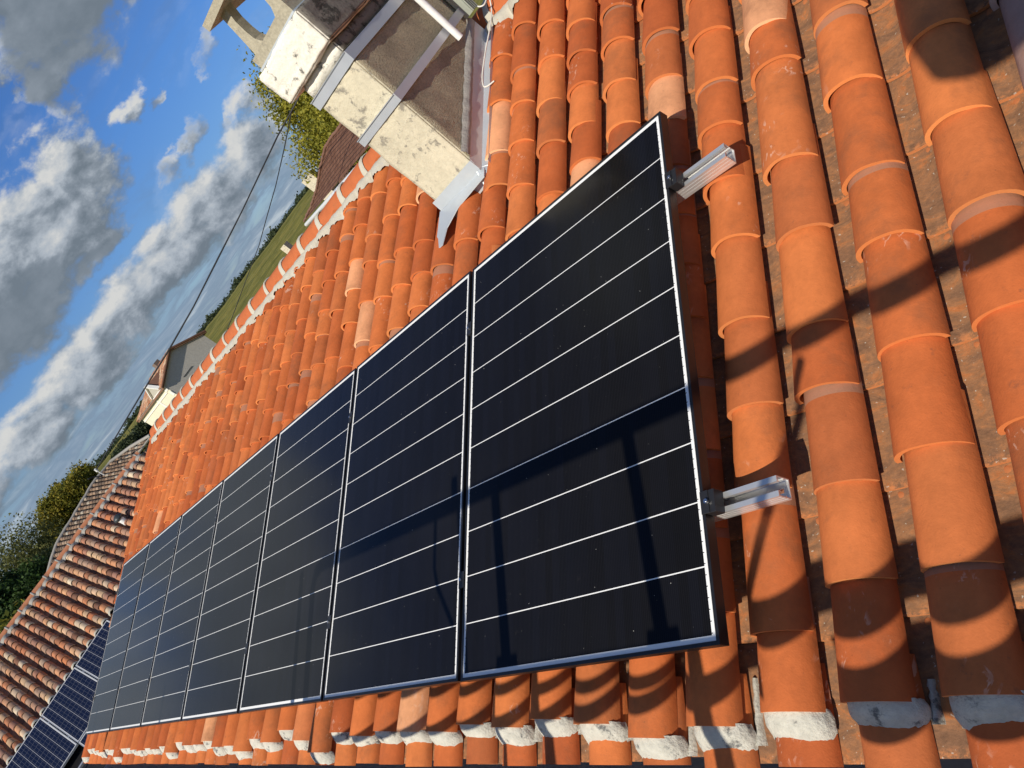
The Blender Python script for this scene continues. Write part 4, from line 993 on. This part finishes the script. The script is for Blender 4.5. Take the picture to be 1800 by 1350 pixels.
def stack_house(name, label, az0, az1, D, z, wd, sd_=6.0):
    def pol(a, d): return Vector((CAM.x - d*math.cos(R(a)), CAM.y + d*math.sin(R(a)), 0))
    A_, B_ = pol(az0, D), pol(az1, D*1.02); dr = (B_-A_).normalized(); nn = Vector((-dr.y, dr.x, 0)); nn = nn if nn.dot(A_ - CAM) < 0 else -nn
    h = tag(empty(name, (A_.x, A_.y, -5.5)), label, 'house')
    r0_, r1_ = A_ + Vector((0, 0, z)), B_ + Vector((0, 0, z)); 
    mb = MB(); f0, f1 = r0_ + nn*wd - Vector((0, 0, wd*0.36)), r1_ + nn*wd - Vector((0, 0, wd*0.36)); b0, b1 = r0_ - nn*wd - Vector((0, 0, wd*0.36)), r1_ - nn*wd - Vector((0, 0, wd*0.36))
    vs_ = [r0_, r1_, f0, f1, b0, b1]; dz_ = Vector((0, 0, 0.12)); mb.add(vs_ + [v_-dz_ for v_ in vs_], [(0,2,3,1), (0,1,5,4), (6,7,9,8), (6,10,11,7), (0,4,10,6), (0,6,8,2), (1,3,9,7), (1,7,11,5), (2,8,9,3), (4,5,11,10)])
    under(mb.build('roof', M_slab, h), h)
    mb = MB(); i_ = 0.3
    c4 = [f0 - nn*i_, f1 - nn*i_, b1 + nn*i_, b0 + nn*i_]; c4 = [v_ - Vector((0, 0, 0.0)) for v_ in c4]
    mb.add(c4 + [Vector((v_.x, v_.y, -5.5)) for v_ in c4] + [r0_ - dz_, r1_ - dz_], [(0,1,5,4), (1,2,6,5), (2,3,7,6), (3,0,4,7), (0,3,8), (1,9,2)])
    under(mb.build('wall', M_mortar2, h), h)
    return h, pol
h1, pol = stack_house('low_brown_house', 'low brown roof seen as a thin strip behind the ridge, with a short cream chimney', 34.8, 40.4, 33, 0.80, 3.5)
def stack(par, a, D, z0, z1, w0, w1, rot, label_):
    c = pol(a, D); Mx_ = Matrix.Translation((c.x, c.y, 0)) @ Matrix.Rotation(rot, 4, 'Z')
    mb = MB(); mb.box((-w0/2, -w1/2, z0), (w0/2, w1/2, z1), Mx_); o = under(mb.build('chimney', M_cream, par), par)
    mb = MB(); mb.box((-w0/2-.04, -w1/2-.04, z1), (w0/2+.04, w1/2+.04, z1+0.07), Mx_); k_ = mb.build('cap', M_greymort, o); k_.matrix_parent_inverse = Matrix.Translation(-par.location); return o
stack(h1, 37.85, 33, 0.3, 1.18, 0.28, 0.34, 0.3, '')
h2, _ = stack_house('chimney_house', 'house hidden behind the brown sagging roof, only its tall cream and grey chimney showing', 41.2, 47, 36, 0.9, 3.2)
stack(h2, 42.72, 36, 0.4, 2.12, 0.62, 0.5, 0.35, '')

# ------------------------------------------------------------------ ground, vineyard hill, far wood
def hgt(x, y):
    dx_, dy_ = x-CAM.x, y-CAM.y; r = math.hypot(dx_, dy_); a = math.degrees(math.atan2(dy_, -dx_))
    t = min(1, max(0, (r-90)/520)); t = t*t*(3-2*t)
    top_ = 11.2 if -10 < a < 100 else 8.0
    return -5.5 + top_*t + (0.5*math.sin(a*0.35)+0.25*math.sin(a*1.1+1))*t
rs = [0, 12, 25, 45, 70, 100, 130, 165, 200, 240, 290, 340, 400, 460, 520, 580, 640, 720, 850, 1100, 1600, 2500, 4000]
V, F = [], []; NA = 180
for r in rs:
    for k in range(NA):
        a = 2*math.pi*k/NA; x, y = CAM.x - r*math.cos(a), CAM.y + r*math.sin(a); V.append((x, y, hgt(x, y) - (0.012*(r-720) if r > 720 else 0)))
for i in range(len(rs)-1):
    for k in range(NA): F.append((i*NA+k, i*NA+(k+1) % NA, (i+1)*NA+(k+1) % NA, (i+1)*NA+k))
def ground_mat():
    m, N, b = mat('fields'); co = objco(N)
    n_ = N.noise(N.vm('MULTIPLY', co, (0.010, 0.010, 0.010)), 2.0, 6, 0.6); f_ = N.noise(co, 0.35, 6, 0.65)
    c = N.ramp(n_, [(0.3, (0.19, 0.19, 0.06)), (0.5, (0.26, 0.23, 0.085)), (0.7, (0.21, 0.205, 0.07))]); k = N.m('MULTIPLY_ADD', f_, 0.8, 0.6); setb(N, b, N.mulc(c, N.xyz(k, k, k)), 0.95, spec=0.1); return m
tag(link('ground', npmesh('ground', V, F), ground_mat()), kind='structure')
# vine rows
V, F, RC = [], [], []
d0 = 118
ang = R(35); vx, vy = -math.cos(ang), math.sin(ang); rr_ = R(35+90-9); hx, hy = -math.cos(rr_), math.sin(rr_)
d = d0
while d < 600:
    o_ = len(V); n_ = 110; cval = random.random()
    for i in range(n_+1):
        s_ = (i/n_-0.5)*d*1.3; x, y = CAM.x + vx*d + hx*s_, CAM.y + vy*d + hy*s_; z = hgt(x, y); w_ = 0.5 + d*0.0011; hh = 1.25 + random.uniform(-.3, .35)
        for (ox, oz) in ((-w_, -0.3), (-w_*0.8, hh*0.8), (0, hh), (w_*0.8, hh*0.8), (w_, -0.3)): V.append((x + vx*ox, y + vy*ox, z + oz + random.uniform(-.1, .1))); RC.append((min(1, max(0, cval*0.6+random.random()*0.4)), 0, 0, 1))
    for i in range(n_):
        if (math.sin(d*0.031)+math.sin(d*.013+i*.02)) > 1.55: continue
        for j in range(4): q = o_ + i*5 + j; F.append((q, q+1, q+6, q+5))
    d += 3.4 + d*0.010
tag(link('vine_rows', npmesh('vine_rows', V, F, False, {'rnd': RC}), leaf_mat('vine_leaves', (0.11, 0.12, 0.030), (0.20, 0.19, 0.050), (0.30, 0.25, 0.07), 0.2)), 'rows of green vines on the rising field beyond the ridge', 'vines', kind='stuff')

def leaves(centers, size, spread, per, base=0.5, flat=1.0):
    """centers (k,3) clumps -> leaf quads"""
    k = len(centers); n = k*per; C_ = np.repeat(np.asarray(centers), per, 0) + rng.normal(size=(n, 3))*spread*np.array([1, 1, flat])
    a = rng.normal(size=(n, 3)); a /= np.linalg.norm(a, axis=1)[:, None]; b_ = np.cross(a, rng.normal(size=(n, 3))); b_ /= np.linalg.norm(b_, axis=1)[:, None]
    sz = size*(0.6+0.8*rng.random((n, 1))); q = np.stack([C_ - a*sz, C_ - b_*sz*0.55, C_ + a*sz, C_ + b_*sz*0.55], 1)
    cl = np.repeat(rng.random(k), per)*0.5 + rng.random(n)*0.5
    F_ = np.arange(n*4).reshape(n, 4); rnd = np.stack([np.repeat(cl, 4), np.repeat(rng.random(n), 4), np.repeat(rng.random(n), 4), np.ones(n*4)], 1)
    return q.reshape(-1, 3), F_, rnd
def tree(name, label, a, D, el_, rx, rz, mat_, size=0.14, clumps=260, per=34, spread=0.32, hollow=0.55, trunk=0.22, group=None, flat=1.0, droop=0.0, top_bias=0.0):
    x, y = CAM.x - D*math.cos(R(a)), CAM.y + D*math.sin(R(a)); zc = CAM.z + D*math.tan(R(el_)); zg = hgt(x, y)
    root = tag(empty(name, (x, y, zg)), label, 'tree', group)
    zc -= zg
    P_ = rng.normal(size=(clumps, 3)); P_ /= np.linalg.norm(P_, axis=1)[:, None]; rad = hollow + (1-hollow)*rng.random((clumps, 1))**0.6
    lob = 1 + 0.20*np.sin(P_[:, :1]*4+a)*np.cos(P_[:, 1:2]*5+D) + 0.12*np.sin(P_[:, 2:]*7+a*3)
    C_ = P_*rad*lob*np.array([rx, rx, rz]); C_[:, 2] += zc - droop*np.abs(P_[:, 0])
    V_, F_, rn_ = leaves(C_, size, spread, per, flat=flat)
    link('crown', npmesh('crown', V_, F_, False, {'rnd': rn_}), mat_, root)
    t_ = MB(); base = zc - rz*0.2
    t_.tube([(0, 0, -0.2), (0.05, 0, base*0.5), (0, 0.1, base)], [trunk, trunk*0.8, trunk*0.6], 8)
    for k_ in range(9):
        e_ = Vector(C_[rng.integers(clumps)])*0.85; e_.z = max(e_.z, base); m_ = Vector((e_.x*0.35, e_.y*0.35, base + (e_.z-base)*0.55)); t_.tube([(0, 0.1, base*0.92), m_, e_], [trunk*0.5, trunk*0.3, trunk*0.1], 6)
    t_.build('trunk', M_bark, root); return root
tree('garden_tree', 'yellow green tree behind the chimney, above the brown plain tile roof', 49.0, 36, 2.2, 3.3, 3.2, M_leafY, size=0.070, clumps=1000, per=100, spread=0.27, hollow=0.4)
tree('round_tree', 'rounded yellow and green tree standing over the dark sagging roof', 16.0, 62, -0.2, 2.35, 2.4, M_leafA, size=0.10, clumps=800, per=80, spread=0.20, hollow=0.75)
tree('willow_tree', 'airy pale green tree with thin drooping branches at the left edge', 11.6, 58, -0.3, 2.9, 2.9, M_leafW, size=0.085, clumps=420, per=46, spread=0.34, hollow=0.15, flat=1.7)
tree('pine_tree', 'dark green dense tree at the left edge, below the airy pale one', 8.8, 50, -0.9, 2.9, 2.4, M_leafD, size=0.10, clumps=500, per=60, spread=0.26)
tree('garden_bush', 'mid green bushy tree beside the end of the mottled roof ridge', 8.2, 40, -3.0, 2.3, 1.6, M_leafA, size=0.13, clumps=240, per=36, spread=0.25)
tree('hedge_tree', 'low olive green tree right of the dark dense one, under the airy branches', 12.0, 52, -1.5, 2.0, 1.5, M_leafW, size=0.12, clumps=240, per=36, spread=0.25)
# trees one can tell apart beyond the stone house
for i, (a, D, e_, r_) in enumerate(((19.0, 150, -0.25, 1.6), (19.9, 165, -0.05, 2.0), (20.8, 160, 0.0, 1.9), (21.8, 170, -0.05, 1.7), (22.6, 180, -0.1, 1.8), (23.4, 175, -0.2, 1.8))):
    tree('distant_tree', 'dark green tree in the line between the dark sagging roof and the stone house', a, D, e_-0.30, r_*1.15, r_*0.95, M_leafF, size=0.26, clumps=150, per=30, spread=0.4, trunk=0.25, group='trees in the line by the stone house')
C_ = []
for k in range(4200):
    a = random.uniform(12, 62); D = random.uniform(600, 690); x, y = CAM.x - D*math.cos(R(a)), CAM.y + D*math.sin(R(a)); hh = 2.2 + 1.6*math.sin(a*1.7) + 1.3*math.sin(a*4.3+1)
    hh = max(hh, 1.5)
    C_.append((x, y, hgt(x, y) + random.uniform(0, max(0.5, hh))))
V_, F_, rn_ = leaves(C_, 1.0, 1.3, 16)
tag(link('distant_wood', npmesh('distant_wood', V_, F_, False, {'rnd': rn_}), M_leafF), 'dark wooded skyline along the top of the vineyard hill', 'woodland', kind='stuff')
# ------------------------------------------------------------------ scaffold along the eave (its railing throws the shadows)
sc = tag(empty('scaffold', (1.0, -0.9, -5.5)), 'scaffold walkway with tubular guard rail along the eave', 'scaffold')
def s_(o): return under(o, sc)
YR = -1.15
def rail(x0, x1, z, r, curve=True, name='guard_rail', r2=None):
    mb = MB(); pts = [(x1, YR, z)]
    if curve:
        pts += [(x0+0.10, YR, z), (x0+0.03, YR, z-0.03), (x0, YR, z-0.10), (x0, YR, -0.35)]
    else: pts += [(x0, YR, z)]
    mb.tube(pts, r, 12); return s_(mb.build(name, M_galv, sc))
rail(-1.20, 3.4, 1.255, 0.031)
rail(-1.20, 3.4, 0.665, 0.022, False)
for xp, r_ in ((1.115, 0.026), (0.43, 0.026), (0.19, 0.015), (-1.36, 0.024), (-3.9, 0.024), (-6.4, 0.024)):
    mb = MB(); mb.tube([(xp, YR+0.004, -5.5 if r_ > 0.02 else -0.3), (xp, YR+0.004, 1.25 if xp > -2 else 0.9)], r_, 12); s_(mb.build('post', M_galv, sc))
for zz_, z2_, rr_ in ((0.62, 0.52, 0.016), (0.43, 0.50, 0.020)):
    mb = MB(); mb.tube([(-1.2, YR, zz_), (1.30, YR, z2_)], rr_, 10); s_(mb.build('guard_wire', M_galv, sc))
for xp in (1.115, 0.43):
    mb = MB(); mb.box((xp-0.055, YR-0.035, 0.63), (xp+0.055, YR+0.035, 0.70)); s_(mb.build('coupler', M_galv, sc))
mb = MB(); mb.box((0.145, YR-0.02, 1.28), (0.185, YR+0.02, 1.345)); s_(mb.build('coupler', M_galv, sc))
mb = MB(); mb.tube([(0.02, YR, 1.26), (0.0, YR, 1.05), (0.02, YR, 0.98), (0.12, YR, 0.84)], 0.012, 8); s_(mb.build('hook', M_galv, sc))
mb = MB(); mb.tube([(1.66, YR, 1.20), (1.30, YR, 0.66)], 0.014, 8); s_(mb.build('brace', M_galv, sc))
mb = MB(); mb.box((1.30, YR-0.03, 0.595), (3.4, YR, 0.69)); s_(mb.build('mid_board', M_wood, sc))
mb = MB(); mb.box((1.46, YR-0.03, 0.38), (3.4, YR, 0.53)); s_(mb.build('toe_board', M_wood, sc))

for k in range(3):
    mb = MB(); mb.box((-7.5, YR+0.02+k*0.24, -0.42), (3.4, YR+0.24+k*0.24, -0.38)); s_(mb.build('plank', M_wood, sc))
# made-up bag out of view, added to shade the top right tiles
bg = empty('shadow_bag', (2.345, YR, 1.83)); tag(bg, 'added bag shape out of view that casts the shadow on the top right tiles', 'bag')
mb = MB(); vs = []
for j, (z, a, b) in enumerate(((-0.16, 0.08, 0.04), (-0.12, 0.13, 0.065), (0.05, 0.15, 0.07), (0.17, 0.13, 0.05), (0.22, 0.07, 0.02))):
    for k in range(14): th = 2*math.pi*k/14; vs.append((a*math.cos(th), b*math.sin(th), z))
mb.add([Vector(v) for v in vs], [(j*14+k, j*14+(k+1) % 14, (j+1)*14+(k+1) % 14, (j+1)*14+k) for j in range(4) for k in range(14)], True); mb.add([Vector(v) for v in vs[:14]], [tuple(range(14))[::-1]]); mb.add([Vector(v) for v in vs[-14:]], [tuple(range(14))])
mb.build('body', plain('canvas', (0.12, 0.10, 0.07), 0.9), bg)
mb = MB(); mb.tube([(-0.06, 0, 0.2), (-0.05, 0, 0.43), (0.05, 0, 0.43), (0.06, 0, 0.2)], 0.008, 8); mb.build('handle', M_blackc, bg)
mb = MB(); mb.tube([(3.1, YR-0.01, -5.5), (3.1, YR-0.01, 2.3)], 0.024, 12); s_(mb.build('post', M_galv, sc))
mb = MB(); mb.tube([(3.1, YR, 2.26), (2.1, YR, 2.26)], 0.024, 12); s_(mb.build('transom', M_galv, sc))  # arm added to hold up the shadow-casting bag

# ------------------------------------------------------------------ white cables hanging beside the chimney
mb = MB()
def zt(y): return zr(y)
xs = CX1
pts = [(xs+0.13, 3.42, 1.33), (xs+0.105, 3.30, 1.19), (xs+0.10, 3.15, 1.13), (xs+0.075, 2.98, 1.075), (xs+0.055, 2.83, 1.02), (xs+0.062, 2.75, 0.985), (xs+0.085, 2.74, 0.970), (xs+0.12, 2.76, 0.96)]
def smooth(pts, n=8):
    P_ = [Vector(p) for p in pts]; out_ = []
    for i in range(len(P_)-1):
        a, b, c, d = P_[max(i-1, 0)], P_[i], P_[i+1], P_[min(i+2, len(P_)-1)]
        for k in range(n):
            t = k/n; out_.append(0.5*((2*b) + (c-a)*t + (2*a-5*b+4*c-d)*t*t + (3*b-a-3*c+d)*t**3))
    return out_ + [P_[-1]]
mb.tube(smooth(pts), 0.0042, 8)
tag(mb.build('white_cable', M_cable), 'thin white cable looping down over the zinc flashing beside the chimney', 'cable')
mb = MB(); mb.tube(smooth([(xs+0.10, 3.50, 1.42), (xs+0.03, 3.40, 1.34), (xs+0.06, 3.25, 1.27), (xs+0.12, 3.22, 1.22), (xs+0.14, 3.36, 1.25)]), 0.0042, 8)
tag(mb.build('white_cable', M_cable), 'second white cable curling near the grey green duct at the top', 'cable')
mb = MB(); mb.tube(smooth([(xs+0.16, 3.55, 1.40), (xs+0.14, 3.42, 1.28), (xs+0.17, 3.36, 1.24), (xs+0.20, 3.44, 1.26), (xs+0.18, 3.56, 1.36)]), 0.004, 8)
tag(mb.build('black_cable', M_blackc), 'black cable loop lying on the mortar by the ridge at the top edge', 'cable')
